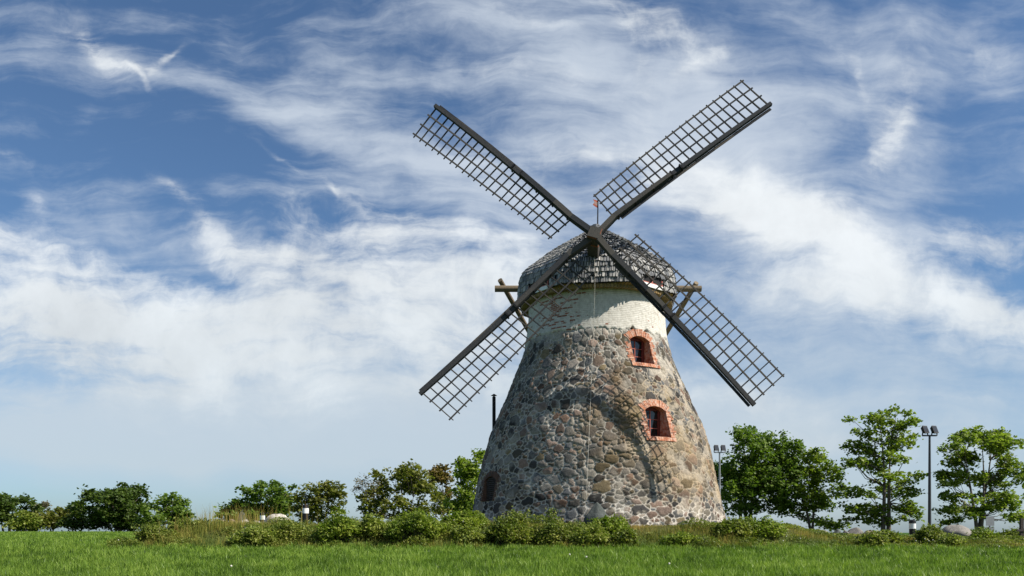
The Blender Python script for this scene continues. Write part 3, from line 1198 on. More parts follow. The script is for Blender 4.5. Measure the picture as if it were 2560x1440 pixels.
# --- weather vane
vn = MB()
v0, v1 = L(1494, 572, 40), L(1495, 497, 40)
vn.tube([v0, v1], [.035, .028], 8)
vn.tube([v0 + Vector((0, 0, .02)), v0 + Vector((0, 0, .16))], [.11, .09], 10)
vo = vn.build('weather_vane', M['iron'], mill)
fl = MB()
fv = [L(*q, 40) for q in ((1495, 502), (1483, 498.5), (1486, 505), (1482, 512), (1495.5, 521))]
nn = Vector((0, .012, 0))
b = len(fl.v)
fl.poly([q - nn for q in fv], .5)
fl.poly([q + nn for q in fv][::-1], .5)
for i in range(5):
    a_, b_ = fv[i], fv[(i + 1) % 5]
    fl.poly([a_ - nn, a_ + nn, b_ + nn, b_ - nn], .5)
fo = fl.build('pennant', M['vane'], vo)
dg = MB()
for i in range(4):                                  # four small figures cut through the pennant
    c0 = Vector(fv[0]).lerp(fv[1], .18 + .19 * i).lerp(Vector(fv[4]).lerp(fv[3], .18 + .19 * i), .5)
    dg.box(c0 - Vector((0, .014, 0)), (.012, 0, .0), (0, .002, 0), (.006, 0, .085))
dg.build('pennant_figures', M['pale'], fo)

# --- pale cable running down the face
cb = MB()
cpts = [L(1489, 560, 39.2), L(1488, 600, 35.9)]
cpts = []
for y in np.linspace(838, 1240, 24):
    x = 1484 + (1467 - 1484) * (y - 830) / 405
    th, z = on_tower(x, y)
    cpts.append(cyl(th, z, float(rad(z)) + .11))
top = [Vector((-.05, -3.90, 12.5 - ZB)), Vector((-.05, -3.93, 12.9 - ZB)), Vector((-.06, -3.84, 13.8 - ZB)), Vector((-.05, -3.1, 14.62 - ZB))]
cb.tube(top[::-1] + cpts, .007, 5)
cb.build('cable', M['rope'], mill)

# ------------------------------------------------------------------ stove pipe behind the tower
sp_ = MB()
a, b = px(1235, 1150, 43.0), px(1235, 992, 43.0)
gz0 = float(ground_z(a.x, 43.0))
base = Vector((a.x, 43.0, gz0))
sp_.tube([Vector((0, 0, 0)), Vector((0, 0, b.z - gz0))], .095, 12)
pipe = sp_.build('chimney_pipe', M['iron'], None, loc=base)
tag(pipe, 'thin black stove pipe rising behind the left side of the tower', 'chimney pipe')
hc = MB()
zt = b.z - gz0
hc.tube([Vector((0, 0, zt - .02)), Vector((0, 0, zt + .06)), Vector((0, 0, zt + .061)), Vector((0, 0, zt + .16))], [.05, .05, .17, .02], 12)
hc.build('rain_cap', M['iron'], pipe)


# ------------------------------------------------------------------ rocks
def rock(name, label, cat, X, Y, size, seed, mat, group=None, sink=0.25, rz=0.0, peak=0.0):
    rs = np.random.default_rng(seed)
    nu, nv = 22, 14
    V = []
    cuts = [(Vector(rs.normal(size=3)).normalized(), rs.uniform(.62, .95)) for _ in range(9)]
    for j in range(nv + 1):
        ph = math.pi * j / nv
        for i in range(nu):
            th = 2 * math.pi * i / nu
            d = Vector((math.sin(ph) * math.cos(th), math.sin(ph) * math.sin(th), -math.cos(ph)))
            r = 1.0
            for nrm, lim in cuts:
                q = d.dot(nrm)
                if q > 0:
                    r = min(r, lim / q * 1.02)
            r *= 1 + .10 * mnoise.noise(d * 1.6 + Vector((seed, 0, 0))) + .05 * mnoise.noise(d * 4 + Vector((seed, 3, 0)))
            v = d * r
            if peak and v.z > 0:
                v.x *= 1 - peak * v.z
                v.y *= 1 - peak * v.z
            V.append((v.x * size[0], v.y * size[1], v.z * size[2] + size[2] * (1 - 2 * sink)))
    fa, szs = [], []
    for j in range(nv):
        for i in range(nu):
            fa.append((j * nu + i, j * nu + (i + 1) % nu, (j + 1) * nu + (i + 1) % nu, (j + 1) * nu + i))
    o = mesh_np(name, V, np.array(fa), np.full(len(fa), 4), mat, None, None, True, (X, Y, float(ground_z(X, Y))))
    o.rotation_euler = (0, 0, rz)
    return tag(o, label, cat, group)


def rock_px(name, label, cat, x0, x1, ytop, Y, mat, seed, group=None, peak=0., dep=.8, rz=0.):
    X = ((x0 + x1) / 2 - 1280) / F * Y
    z = EYE + (HY - ytop) / F * Y
    hw = (x1 - x0) / 2 / F * Y * 1.06
    gz = float(ground_z(X, Y))
    h = max(.12, z - gz)
    sink = .22
    sz = h / (2 - 2 * sink)
    return rock(name, label, cat, X, Y, (hw, hw * dep, sz), seed, mat, group, sink, rz, peak)


rock_px('boulder', 'large dark grey boulder leaning against the foot of the tower', 'boulder', 1458, 1520, 1256, 32.95, M['rockdark'], 11, None, .45)
rock_px('boulder', 'rounded pale boulder on the bank left of the windmill', 'boulder', 660, 727, 1284, 36.0, M['rockwhite'], 5, None, .1)
rock_px('boulder', 'rounded grey boulder in the grass beside the tall floodlight mast', 'boulder', 2349, 2428, 1312, 33.0, M['rockgrey'], 8, None, .15)
rock_px('standing_stone', 'pointed dark upright stone on the bank before the left trees', 'standing stone', 588, 622, 1276, 38.5, M['rockdark'], 9, None, .5)
G1 = 'stones of the low wall left of the windmill'
stone_desc = ['leftmost pale flat stone', 'small grey stone second from the left', 'broad grey stone in the middle', 'small stone below the pointed upright stone', 'low pale stone', 'rightmost wide stone']
for i, (x0, x1, yt, mt) in enumerate([(528, 552, 1298, 'rockgrey'), (548, 570, 1300, 'rockwhite'), (566, 592, 1296, 'rockpink'), (584, 606, 1303, 'rockgrey'), (600, 626, 1299, 'rockwhite'), (620, 652, 1300, 'rockgrey')]):
    rock_px('wall_stone', stone_desc[i] + ' of the low wall on the left bank', 'stone', x0, x1, yt, 35.6, M[mt], 30 + i, G1, 0, .7)
G2 = 'stones edging the right foot of the tower'
sd = ['first brown stone', 'dark flat block', 'grey stone after the dark block', 'second dark flat block', 'pinkish stone', 'dark rounded stone', 'reddish brown stone', 'last grey stone']
for i, (x0, x1, yt, mt) in enumerate([(1592, 1618, 1306, 'rockpink'), (1627, 1664, 1299, 'rockdark'), (1664, 1692, 1309, 'rockgrey'), (1692, 1722, 1303, 'rockdark'), (1724, 1756, 1310, 'rockpink'), (1752, 1776, 1311, 'rockdark'), (1774, 1796, 1312, 'rockpink'), (1794, 1812, 1309, 'rockgrey')]):
    rock_px('edge_stone', sd[i] + ' from left in the row at the right tower foot', 'stone', x0, x1, yt, 34.2 + .25 * abs(i - 2), M[mt], 50 + i, G2, 0, .8)
rock_px('edge_stone', 'round pale brown stone just right of the tower foot', 'stone', 1814, 1838, 1303, 36.5, M['rockpink'], 61)
G3 = 'stones of the low wall under the right trees'
se = ['long grey stone at the left end', 'dark grey stone second from left', 'flat pale stone', 'big humped grey stone', 'pink grey stone', 'low pale stone at the right end']
for i, (x0, x1, yt, mt) in enumerate([(2030, 2075, 1324, 'rockgrey'), (2080, 2106, 1323, 'rockdark'), (2104, 2126, 1324, 'rockgrey'), (2118, 2160, 1319, 'rockgrey'), (2158, 2192, 1325, 'rockpink'), (2196, 2222, 1326, 'rockwhite')]):
    rock_px('wall_stone', se[i] + ' of the low wall under the right-hand trees', 'stone', x0, x1, yt, 37.5, M[mt], 70 + i, G3, 0, .7)


# ------------------------------------------------------------------ bollard lamps, floodlight masts, sign, post
def bollard(label, x, ytop, Y, r=.15, h=.95):
    X = (x - 1280) / F * Y
    z = EYE + (HY - ytop) / F * Y
    gz = float(ground_z(X, Y))
    h = max(h, z - gz)
    o = MB()
    o.tube([Vector((0, 0, -.1)), Vector((0, 0, h - .42))], r * .93, 20)
    root = empty('bollard_lamp', (X, Y, z - h))
    tag(root, label, 'bollard lamp', 'bollard lamps on the bank')
    o.build('post', M['black'], root, False)
    d = MB()
    d.tube([Vector((0, 0, h - .42)), Vector((0, 0, h - .17))], r * .97, 20)
    d.build('diffuser', M['diffuser'], root)
    c = MB()
    c.tube([Vector((0, 0, h - .17)), Vector((0, 0, h - .05)), Vector((0, 0, h))], [r * 1.03, r * .95, r * .45], 20)
    c.build('lid', M['black'], root)
    return root


bollard('black and white bollard lamp standing before the olive tree', 764, 1261, 37.5)
bollard('small bollard lamp half hidden left of the pale boulder', 656, 1281, 46.0)
bollard('black and white bollard lamp left of the tall floodlight mast', 2281, 1299, 36.5)


def floodlight(label, x, ytop, Y, scale, mat, tilt):
    X = (x - 1280) / F * Y
    z = EYE + (HY - ytop) / F * Y
    gz = float(ground_z(X, Y))
    root = empty('floodlight_mast', (X, Y, gz))
    tag(root, label, 'floodlight mast', 'floodlight masts near the windmill')
    H = z - gz
    m_ = MB()
    m_.tube([Vector((0, 0, -.2)), Vector((0, 0, H * .5)), Vector((0, 0, H))], [.085, .07, .05], 12)
    m_.build('pole', mat, root)
    c = MB()
    wv = .52 * scale
    c.bar((-wv, 0, H), (wv, 0, H), .09, .07, (0, 0, 1))
    c.build('crossbar', mat, root)
    for s in (-1, 1):
        cx = s * wv * .66
        fl_ = MB()
        rot = Matrix.Rotation(R(25), 3, 'Z') @ Matrix.Rotation(R(tilt), 3, 'X')
        cen = Vector((cx, 0, H + .42 * scale))
        ax, ay, az = rot @ Vector((.24 * scale, 0, 0)), rot @ Vector((0, .10 * scale, 0)), rot @ Vector((0, 0, .30 * scale))
        # housing tapers towards the back
        fl_.hexa([cen - ax - ay - az, cen + ax - ay - az, cen + ax * .7 + ay * 1.6 - az * .7, cen - ax * .7 + ay * 1.6 - az * .7,
                  cen - ax - ay + az, cen + ax - ay + az, cen + ax * .7 + ay * 1.6 + az * .7, cen - ax * .7 + ay * 1.6 + az * .7])
        fo_ = fl_.build('floodlight', M['black'], root)
        gl = MB()
        gl.box(cen - ay * 1.06, ax * .82, ay * .04, az * .8)
        gl.build('lens', M['lens'], fo_)
        for q in (-1, 1):
            bk_ = MB()
            bk_.bar((cx + q * .2 * scale, 0, H), cen + ax * q * 1.05 - az * .3, .05, .03, (0, 1, 0))
            bk_.build('bracket', M['darksteel'], fo_)
    return root


floodlight('tall dark mast with two black floodlights between the right trees', 2324, 1089, 40.0, .68, M['darksteel'], -22)
floodlight('slim grey mast with two floodlights beside the right edge of the tower', 1799, 1131, 52.0, .66, M['steel'], -15)

sg = empty('road_sign', (px(2474, 1340, 39).x, 39, float(ground_z(px(2474, 1340, 39).x, 39))))
tag(sg, 'pale grey back of a two-panel sign on a post', 'sign')
zt = px(2474, 1291, 39).z - sg.location.z
o = MB()
o.tube([Vector((0, 0, -.2)), Vector((0, 0, zt))], .035, 8)
o.build('post', M['darksteel'], sg)
o = MB()
o.abox(-.2, .2, -.05, -.037, zt - .46, zt - .0)
o.build('panel', M['steel'], sg)
o = MB()
o.abox(-.2, .2, -.05, -.037, zt - .74, zt - .50)
o.build('panel', M['steel'], sg)

fp = MB()
X = px(2554, 1340, 33).x
gz = float(ground_z(X, 33))
zt = px(2554, 1296, 33).z - gz
fp.abox(-.06, .06, -.06, .06, -.2, zt)
fpo = fp.build('wooden_post', M['louvre'], None, loc=(X, 33, gz))
tag(fpo, 'dark wooden post with crossrail at the right edge', 'post')
fr_ = MB()
zr = px(2554, 1325, 33).z - gz
fr_.abox(-.25, .5, -.09, -.062, zr - .05, zr + .03)
fr_.build('rail', M['louvre'], fpo)


# ------------------------------------------------------------------ leaves and plants
def leaf_faces(P, size, up=0.5, aspect=0.75, jitter=0.35):
    """diamond leaf quads at points P; returns verts, loops"""
    n = len(P)
    nrm = rng.normal(size=(n, 3))
    nrm /= np.linalg.norm(nrm, axis=1, keepdims=True)
    nrm[:, 2] = np.abs(nrm[:, 2]) + up
    nrm /= np.linalg.norm(nrm, axis=1, keepdims=True)
    t = np.cross(nrm, rng.normal(size=(n, 3)))
    t /= np.linalg.norm(t, axis=1, keepdims=True) + 1e-9
    b = np.cross(nrm, t)
    s = size * (1 + jitter * rng.uniform(-1, 1, (n, 1)))
    v = np.stack([P - t * s, P + b * s * aspect - nrm * s * .15, P + t * s, P - b * s * aspect - nrm * s * .15], 1).reshape(-1, 3)
    return v


def leaf_obj(name, P, size, mat, parent, up=.5, aspect=.75):
    v = leaf_faces(P, size, up, aspect)
    n = len(P)
    return mesh_np(name, v, np.arange(4 * n), np.full(n, 4), mat, parent, {'rnd': ('FLOAT', 'FACE', rng.random(n))})


def tree(name, label, cat, bx, by, Y, blobs, mat, group, leaf=.16, dens=1.0, stems=1, trunk=.22, clump=.55, flat=.5, lean=0., depth=.8, zb=None):
    X = (bx - 1280) / F * Y
    gz = float(ground_z(X, Y))
    root = empty(name, (X, Y, gz))
    tag(root, label, cat, group)
    trunk *= .68
    far = Y > 70
    leaf *= .82
    # loose sprays between the main clumps
    extra = []
    for i_, (x, y, rx, ry) in enumerate(blobs):
        near = sorted(blobs, key=lambda q_: (q_[0] - x) ** 2 + (q_[1] - y) ** 2)[1:4]
        for (x2, y2, rx2, ry2) in near:
            if random.random() < .35:
                f_ = random.uniform(.35, .65)
                extra.append((x + (x2 - x) * f_ + random.uniform(-4, 4), y + (y2 - y) * f_ + random.uniform(-4, 4), .45 * (rx + rx2) / 2, .6 * (ry + ry2) / 2))
        extra.append((x + random.uniform(-1, 1) * rx * .9, y + random.uniform(-.9, .7) * ry, rx * .4, ry * .55))
    blobs = list(blobs) + extra
    dens *= .92 if Y < 70 else 1.05
    k = Y / F
    bs = []
    for (x, y, rx, ry) in blobs:
        z = EYE + (HY - y) * k - gz
        bs.append((Vector(((x - bx) * k, 0, z)), rx * k, ry * k))
    wmax = max(abs(b[0].x) + b[1] for b in bs)
    top = max(b[0].z + b[2] for b in bs)
    tr = MB()
    P = []
    forks = []
    for s in range(stems):
        ox = (s - (stems - 1) / 2) * .45
        ph = random.uniform(0, 6)
        h = top * (random.uniform(.5, .6) if far else random.uniform(.7, .82))
        n = 9
        tx = (lean + ox * 1.6 + random.uniform(-.3, .3))
        path = []
        for i in range(n):
            q = i / (n - 1)
            path.append(Vector((ox * .5 + tx * q + .12 * math.sin(4 * q + ph), (s - .5) * .2 + .15 * math.sin(3 * q + ph * 2), -.2 + (h + .2) * q)))
        tr.tube(path, [trunk * (1 - .85 * (i / (n - 1)) ** .8) * (1.25 if i == 0 else 1) for i in range(n)], 9)
        forks.append(path)
    for (c, rx, rz) in bs:
        c = c.copy()
        edge = min(1, abs(c.x) / max(wmax, .1))
        c.y = random.uniform(-1, 1) * wmax * depth * math.sqrt(max(.05, 1 - edge ** 2))
        path = min(forks, key=lambda p_: abs(p_[4].x - c.x))
        # limb from the trunk, below the clump
        want = max(.22 * top, c.z - max(.7, .55 * abs(c.x) + .3))
        q = min(path, key=lambda p_: abs(p_.z - want))
        mid = q.lerp(c, .5) + Vector((random.uniform(-.2, .2), random.uniform(-.2, .2), -.18 * (c - q).length * .5))
        r0 = trunk * .27 * random.uniform(.6, 1.1)
        tr.tube([q, q.lerp(mid, .5) + Vector((0, 0, .05)), mid, mid.lerp(c, .55) + Vector((0, 0, .1)), c], [r0, r0 * .8, r0 * .6, r0 * .4, r0 * .2], 6)
        ry = max(rx * .85, .3)
        area = 4 * math.pi * ((rx * ry + rx * rz + ry * rz) / 3)
        ncl = max(5, int(area / (clump * clump) * .85 * dens * random.uniform(.6, 1.25)))
        for _ in range(ncl):
            d = Vector(np.random.default_rng(random.randrange(1 << 30)).normal(size=3)).normalized()
            rr = random.uniform(.45, 1.08)
            cc_ = c + Vector((d.x * rx * rr, d.y * ry * rr, d.z * rz * rr))
            if random.random() < .35:
                tr.tube([c.lerp(mid, random.uniform(0, .5)), c.lerp(cc_, .6) + Vector((0, 0, -.05)), cc_], [r0 * .25, r0 * .16, r0 * .06], 4, cap=False)
            cr = clump * random.uniform(.45, 1.0)
            nl = max(6, int(26 * dens * (cr / clump) ** 2 * (clump / .55) ** 2 * (.16 / leaf) ** 2))
            pp = rng.normal(size=(nl, 3)) * (cr * .52, cr * .52, cr * .52 * (flat + .08))
            pp[:, 2] -= .25 * (pp[:, 0] ** 2 + pp[:, 1] ** 2) / max(cr, .1)
            P.append(pp + np.array(cc_))
    P = np.concatenate(P)
    P[:, 2] = np.maximum(P[:, 2], .05)
    tr.build('trunk', M['bark'], root, True)
    leaf_obj('crown', P, leaf, mat, root)
    return root


GR = 'maples behind the windmill on the right'
tree('maple_tree', 'broad dark maple with forked trunk next to the tower and the slim mast', 'tree', 1866, 1318, 60.0,
     [(1890, 1082, 45, 22), (1850, 1108, 42, 26), (1945, 1105, 42, 30), (1978, 1118, 20, 16), (1910, 1145, 70, 32), (1838, 1165, 48, 32), (1812, 1200, 36, 42), (1870, 1210, 60, 46), (1930, 1205, 60, 46), (1822, 1262, 28, 26), (1880, 1258, 50, 28), (1945, 1258, 38, 22), (1965, 1168, 33, 28), (1790, 1175, 20, 24), (1900, 1195, 60, 40)],
     M['leaf'], GR, .15, .95, 3, .26, .55, depth=.55)
tree('maple_tree', 'small loose maple between the broad dark maple and the tall one', 'tree', 2027, 1326, 60.0,
     [(2018, 1138, 28, 20), (2050, 1148, 24, 22), (1993, 1160, 24, 28), (2060, 1188, 42, 26), (2000, 1200, 42, 32), (2078, 1235, 40, 20), (2020, 1243, 42, 28), (1990, 1268, 38, 20), (2060, 1255, 32, 18), (2080, 1312, 32, 9), (2110, 1215, 18, 10), (2050, 1300, 20, 10), (1962, 1240, 24, 24)],
     M['leafbright'], GR, .15, .95, 2, .19, .5, depth=.6)
tree('maple_tree', 'tallest layered maple left of the tall floodlight mast', 'tree', 2212, 1326, 56.0,
     [(2220, 1030, 28, 12), (2170, 1050, 32, 13), (2268, 1056, 15, 5), (2160, 1080, 28, 13), (2225, 1068, 32, 16), (2258, 1083, 26, 14), (2133, 1110, 25, 9), (2180, 1112, 42, 14), (2240, 1112, 38, 14), (2113, 1155, 20, 8), (2158, 1148, 18, 7), (2205, 1150, 42, 18), (2262, 1143, 33, 10), (2200, 1190, 42, 17), (2268, 1195, 26, 14), (2240, 1215, 38, 14), (2160, 1225, 33, 16), (2262, 1230, 33, 12), (2140, 1265, 36, 14), (2190, 1270, 42, 14), (2272, 1270, 36, 12), (2153, 1300, 28, 10), (2292, 1285, 22, 9), (2210, 1300, 38, 10)],
     M['leafbright'], GR, .15, .85, 2, .27, .45, flat=.4, depth=.5)
tree('maple_tree', 'spreading layered maple behind the sign at the right edge', 'tree', 2452, 1338, 52.0,
     [(2455, 1083, 40, 14), (2500, 1083, 28, 15), (2400, 1105, 32, 12), (2360, 1120, 25, 8), (2470, 1118, 52, 18), (2520, 1110, 22, 20), (2420, 1145, 46, 15), (2522, 1150, 33, 22), (2370, 1180, 28, 13), (2430, 1193, 46, 17), (2500, 1200, 46, 20), (2552, 1190, 22, 28), (2360, 1210, 18, 8), (2400, 1235, 36, 12), (2532, 1245, 42, 17), (2380, 1275, 42, 9), (2450, 1270, 42, 13), (2380, 1300, 28, 7), (2520, 1290, 33, 10), (2557, 1290, 14, 14), (2480, 1240, 36, 13)],
     M['leafbright'], GR, .14, 1.0, 3, .22, .45, flat=.4, depth=.5)
GL = 'trees behind the bank on the left'
tree('leafy_tree', 'bright green tree touching the left edge of the tower', 'tree', 1172, 1318, 75.0,
     [(1195, 1135, 16, 11), (1170, 1165, 26, 16), (1150, 1185, 18, 13), (1185, 1195, 26, 20), (1160, 1230, 28, 22), (1190, 1250, 24, 28), (1140, 1265, 24, 18), (1175, 1285, 34, 16), (1215, 1200, 25, 40)],
     M['leafbright'], GL, .20, .9, 2, .22, .62)
tree('leafy_tree', 'large domed green tree second left of the windmill', 'tree', 1012, 1318, 85.0,
     [(1025, 1168, 26, 12), (1000, 1185, 33, 16), (960, 1200, 26, 14), (1050, 1190, 33, 18), (1030, 1215, 56, 18), (960, 1230, 33, 17), (930, 1255, 28, 17), (1080, 1230, 33, 22), (1000, 1260, 38, 18), (1050, 1270, 42, 17), (1100, 1260, 24, 22), (940, 1285, 33, 12), (908, 1270, 13, 6), (1010, 1290, 38, 12)],
     M['leafolive'], GL, .22, .8, 3, .26, .65)
tree('leafy_tree', 'bronze brown crown peeping out behind the large domed tree', 'tree', 1108, 1320, 92.0,
     [(1100, 1175, 26, 11), (1112, 1195, 20, 15), (1085, 1190, 18, 12), (1110, 1230, 22, 20), (1110, 1270, 22, 20)],
     M['leafbrown'], GL, .24, .9, 1, .22, .7)
tree('bare_tree', 'thin nearly bare tree left of the large domed tree', 'tree', 915, 1316, 82.0,
     [(913, 1198, 18, 12), (935, 1210, 12, 10), (890, 1215, 14, 8), (905, 1225, 24, 9), (925, 1235, 16, 10)],
     M['leafpale'], GL, .10, .22, 1, .10, .5)
tree('leafy_tree', 'low rounded olive tree behind the bollard lamp', 'tree', 805, 1316, 90.0,
     [(840, 1213, 23, 9), (800, 1220, 33, 12), (765, 1240, 28, 15), (820, 1240, 38, 12), (855, 1235, 20, 10), (750, 1265, 20, 17), (790, 1265, 34, 17), (830, 1275, 28, 12), (780, 1290, 40, 12)],
     M['leafolive'], GL, .22, .8, 2, .22, .62)
tree('leafy_tree', 'two-humped green tree above the pale boulder', 'tree', 655, 1320, 95.0,
     [(665, 1206, 18, 12), (650, 1230, 26, 17), (705, 1225, 20, 14), (690, 1250, 42, 18), (640, 1260, 38, 18), (600, 1262, 26, 14), (715, 1265, 24, 20), (580, 1283, 24, 14), (660, 1285, 52, 16), (610, 1290, 45, 14)],
     M['leaf'], GL, .24, 1.0, 3, .24, .7)
tree('leafy_tree', 'rounded green tree behind the dry grass end of the bank', 'tree', 415, 1324, 105.0,
     [(405, 1246, 28, 11), (435, 1258, 26, 13), (385, 1265, 20, 15), (420, 1280, 42, 16), (450, 1285, 20, 17), (400, 1300, 33, 14), (440, 1305, 28, 12)],
     M['leaf'], GL, .26, .95, 2, .24, .75)
tree('leafy_tree', 'biggest dark tree of the far left row with a raised right shoulder', 'tree', 290, 1326, 110.0,
     [(320, 1220, 20, 11), (285, 1234, 38, 15), (245, 1240, 33, 18), (225, 1265, 20, 17), (300, 1260, 48, 22), (335, 1255, 26, 22), (260, 1285, 43, 22), (320, 1290, 43, 22), (350, 1275, 16, 20), (240, 1300, 30, 20), (300, 1310, 55, 14), (315, 1238, 30, 18), (338, 1232, 14, 12), (270, 1252, 40, 20)],
     M['leafdark'], GL, .27, 1.0, 4, .26, .8)
tree('leafy_tree', 'small dark tree left of the biggest dark tree', 'tree', 186, 1326, 112.0,
     [(185, 1263, 22, 12), (185, 1290, 23, 20), (198, 1310, 25, 14), (170, 1308, 20, 14)],
     M['leafdark'], GL, .27, 1.0, 2, .2, .75)
tree('leafy_tree', 'low olive brown tree in the far left row', 'tree', 130, 1326, 115.0,
     [(135, 1283, 33, 18), (152, 1275, 18, 12), (110, 1300, 34, 20), (150, 1305, 30, 17)],
     M['leafolive'], GL, .27, 1.0, 2, .2, .75)
tree('bare_tree', 'sparse pale tree showing between the far left crowns', 'tree', 98, 1326, 122.0,
     [(90, 1258, 16, 8), (108, 1262, 16, 9), (98, 1275, 20, 12)],
     M['leafpale'], GL, .2, .5, 2, .12, .7)
tree('leafy_tree', 'small light green bushy tree before the leftmost dark tree', 'tree', 62, 1327, 108.0,
     [(58, 1288, 22, 18), (70, 1300, 26, 18), (50, 1310, 24, 14)],
     M['shrublight'], GL, .24, 1.0, 2, .15, .7)
tree('leafy_tree', 'dark dense tree at the left edge', 'tree', 18, 1326, 114.0,
     [(20, 1248, 42, 18), (10, 1282, 50, 28), (55, 1275, 28, 22), (-25, 1265, 40, 35), (30, 1310, 45, 16)],
     M['leafdark'], GL, .27, 1.0, 3, .26, .8)


def shrub(name, label, x0, x1, ytop, ybase, Y, mat, group, leaf=.045, dens=1.0, cat='shrub', flowers=0):
    X = ((x0 + x1) / 2 - 1280) / F * Y
    gz = float(ground_z(X, Y))
    root = empty(name, (X, Y, gz))
    tag(root, label, cat, group)
    hw = (x1 - x0) / 2 / F * Y
    top = max(.3, EYE + (HY - ytop) / F * Y - gz) * 1.08
    st = MB()
    P = []
    sp0 = random.uniform(0, 6)
    leaf *= random.uniform(.7, 1.25)
    n = int(14 + 34 * hw * 2)
    tips = []
    for i in range(n):
        a = random.uniform(0, 6.283)
        rr = math.sqrt(random.random())
        tx, ty = math.cos(a) * rr * hw, math.sin(a) * rr * hw * .75
        tz = top * (1 - .45 * rr ** 2.5) * random.uniform(.4, 1.0) * (1 + .22 * math.sin(2 * a + sp0) + .12 * math.sin(5 * a + 2 * sp0))
        if random.random() < .12:
            tz *= 1.25
        b0 = Vector((tx * .35, ty * .35, -.05 - .2 * abs(ty)))
        t_ = Vector((tx, ty, tz))
        m_ = b0.lerp(t_, .55) + Vector((random.uniform(-.08, .08), random.uniform(-.08, .08), .08))
        st.tube([b0, m_, t_], [.012, .008, .004], 4, cap=False)
        tips.append((b0, m_, t_))
        nl = int(105 * dens)
        q = rng.random(nl) ** .6
        base = np.array(m_)[None] * (1 - q[:, None]) + np.array(t_)[None] * q[:, None]
        P.append(base + rng.normal(size=(nl, 3)) * (.12, .12, .075))
    for _ in range(int(5 + 8 * hw)):                      # stray shoots standing above the rest
        a, rr = random.uniform(0, 6.283), math.sqrt(random.random()) * 1.1
        b0 = Vector((math.cos(a) * rr * hw * .8, math.sin(a) * rr * hw * .6, 0))
        t_ = b0 + Vector((random.uniform(-.2, .2), random.uniform(-.2, .1), top * random.uniform(.75, 1.35) * (1 - .35 * rr)))
        st.tube([b0, b0.lerp(t_, .5) + Vector((random.uniform(-.05, .05), 0, 0)), t_], [.009, .006, .003], 4, cap=False)
        nl = random.randrange(8, 30)
        q = rng.random(nl)
        P.append(np.array(b0)[None] * (1 - q[:, None]) + np.array(t_)[None] * q[:, None] + rng.normal(size=(nl, 3)) * (.05, .05, .03))
    P = np.concatenate(P)
    st.build('stems', M['bark'], root)
    leaf_obj('foliage', P, leaf, mat, root, .35, .55)
    if flowers:
        f = MB()
        for i in range(flowers):
            b0, m_, t_ = random.choice(tips)
            c = t_ + Vector((random.uniform(-.1, .1), -random.uniform(0, .15), random.uniform(-.05, .06)))
            for k in range(4):
                a = 1.57 * k
                f.box(c + Vector((.014 * math.cos(a), 0, .014 * math.sin(a))), (.014, 0, 0), (0, .006, 0), (0, 0, .014), .5)
        f.build('blossoms', M['flower'], root)
    return root


GS = 'shrubs on the bank below the windmill'
SHM = {'shrub': ['shrub', 'shrub', 'shrubmid', 'shrublight'], 'shrublight': ['shrublight', 'weed', 'shrubmid']}
SH = [
    ('olive scrubby bush in the dry grass at the left tip of the bank', 345, 425, 1312, 1355, 31.6, 'shrub', .6, 0),
    ('dark green bush right of the left tip of the bank', 425, 510, 1300, 1350, 33.0, 'shrub', .7, 0),
    ('white flowering green bush in front of the pale boulder', 578, 690, 1324, 1360, 31.2, 'shrub', 1., 16),
    ('green bush right below the pale boulder', 668, 775, 1312, 1358, 32.0, 'shrub', 1., 0),
    ('upright dark bush below the olive tree', 789, 905, 1299, 1362, 31.4, 'shrub', 1., 4),
    ('leaning shadowy bush left of the biggest bush', 893, 975, 1304, 1362, 31.8, 'shrub', .9, 0),
    ('biggest rounded green bush left of the tower', 962, 1125, 1290, 1363, 31.3, 'shrub', 1., 0),
    ('tall bush hiding the left foot of the tower', 1108, 1212, 1287, 1345, 32.4, 'shrub', 1., 4),
    ('low light green bush beneath the tall bush at the tower foot', 1135, 1215, 1325, 1365, 31.0, 'shrublight', .7, 3),
    ('wide dense green bush before the left half of the tower', 1212, 1350, 1300, 1369, 31.2, 'shrub', 1.1, 6),
    ('rounded light green bush left of the dark boulder', 1340, 1425, 1308, 1368, 31.2, 'shrublight', 1., 3),
    ('spiky weedy clump below the dark boulder', 1430, 1522, 1322, 1368, 31.0, 'shrub', .8, 2),
    ('leafy green bush at the right side of the dark boulder', 1478, 1568, 1300, 1338, 31.9, 'shrub', 1., 0),
    ('pale yellow green herb with upright spikes', 1538, 1582, 1328, 1366, 30.9, 'shrublight', .9, 8),
    ('low green patch below the stone edging', 1655, 1750, 1337, 1362, 31.0, 'shrub', .6, 0),
    ('light green bush at the right corner of the tower', 1792, 1875, 1312, 1360, 31.4, 'shrublight', 1., 4),
    ('round dense bush right of the tower under the dark maple', 1862, 1958, 1303, 1360, 31.6, 'shrub', 1.1, 3),
    ('small dark bush in the grass below the tall maple', 2150, 2212, 1336, 1354, 31.0, 'shrub', .8, 0),
    ('low light bush on the bank below the tall maple', 2190, 2245, 1330, 1350, 32.4, 'shrublight', .7, 0),
    ('light green bush left of the grey boulder', 2296, 2350, 1324, 1344, 32.2, 'shrublight', .9, 0),
    ('low leafy bush in front of the grey boulder', 2356, 2402, 1341, 1356, 31.2, 'shrublight', .7, 0),
    ('small green bush right of the grey boulder', 2418, 2482, 1330, 1345, 33.0, 'shrub', .5, 0),
    ('straggly green bush at the right edge below the wooden post', 2505, 2575, 1330, 1348, 34.5, 'shrub', .7, 0),
]
for (lb_, x0, x1, yt, yb, Y, mt, de, fl_) in SH:
    shrub('shrub', lb_, x0, x1, yt, yb, Y - .35, M[random.choice(SHM[mt])], GS, .055, de * 1.15, 'shrub', fl_)


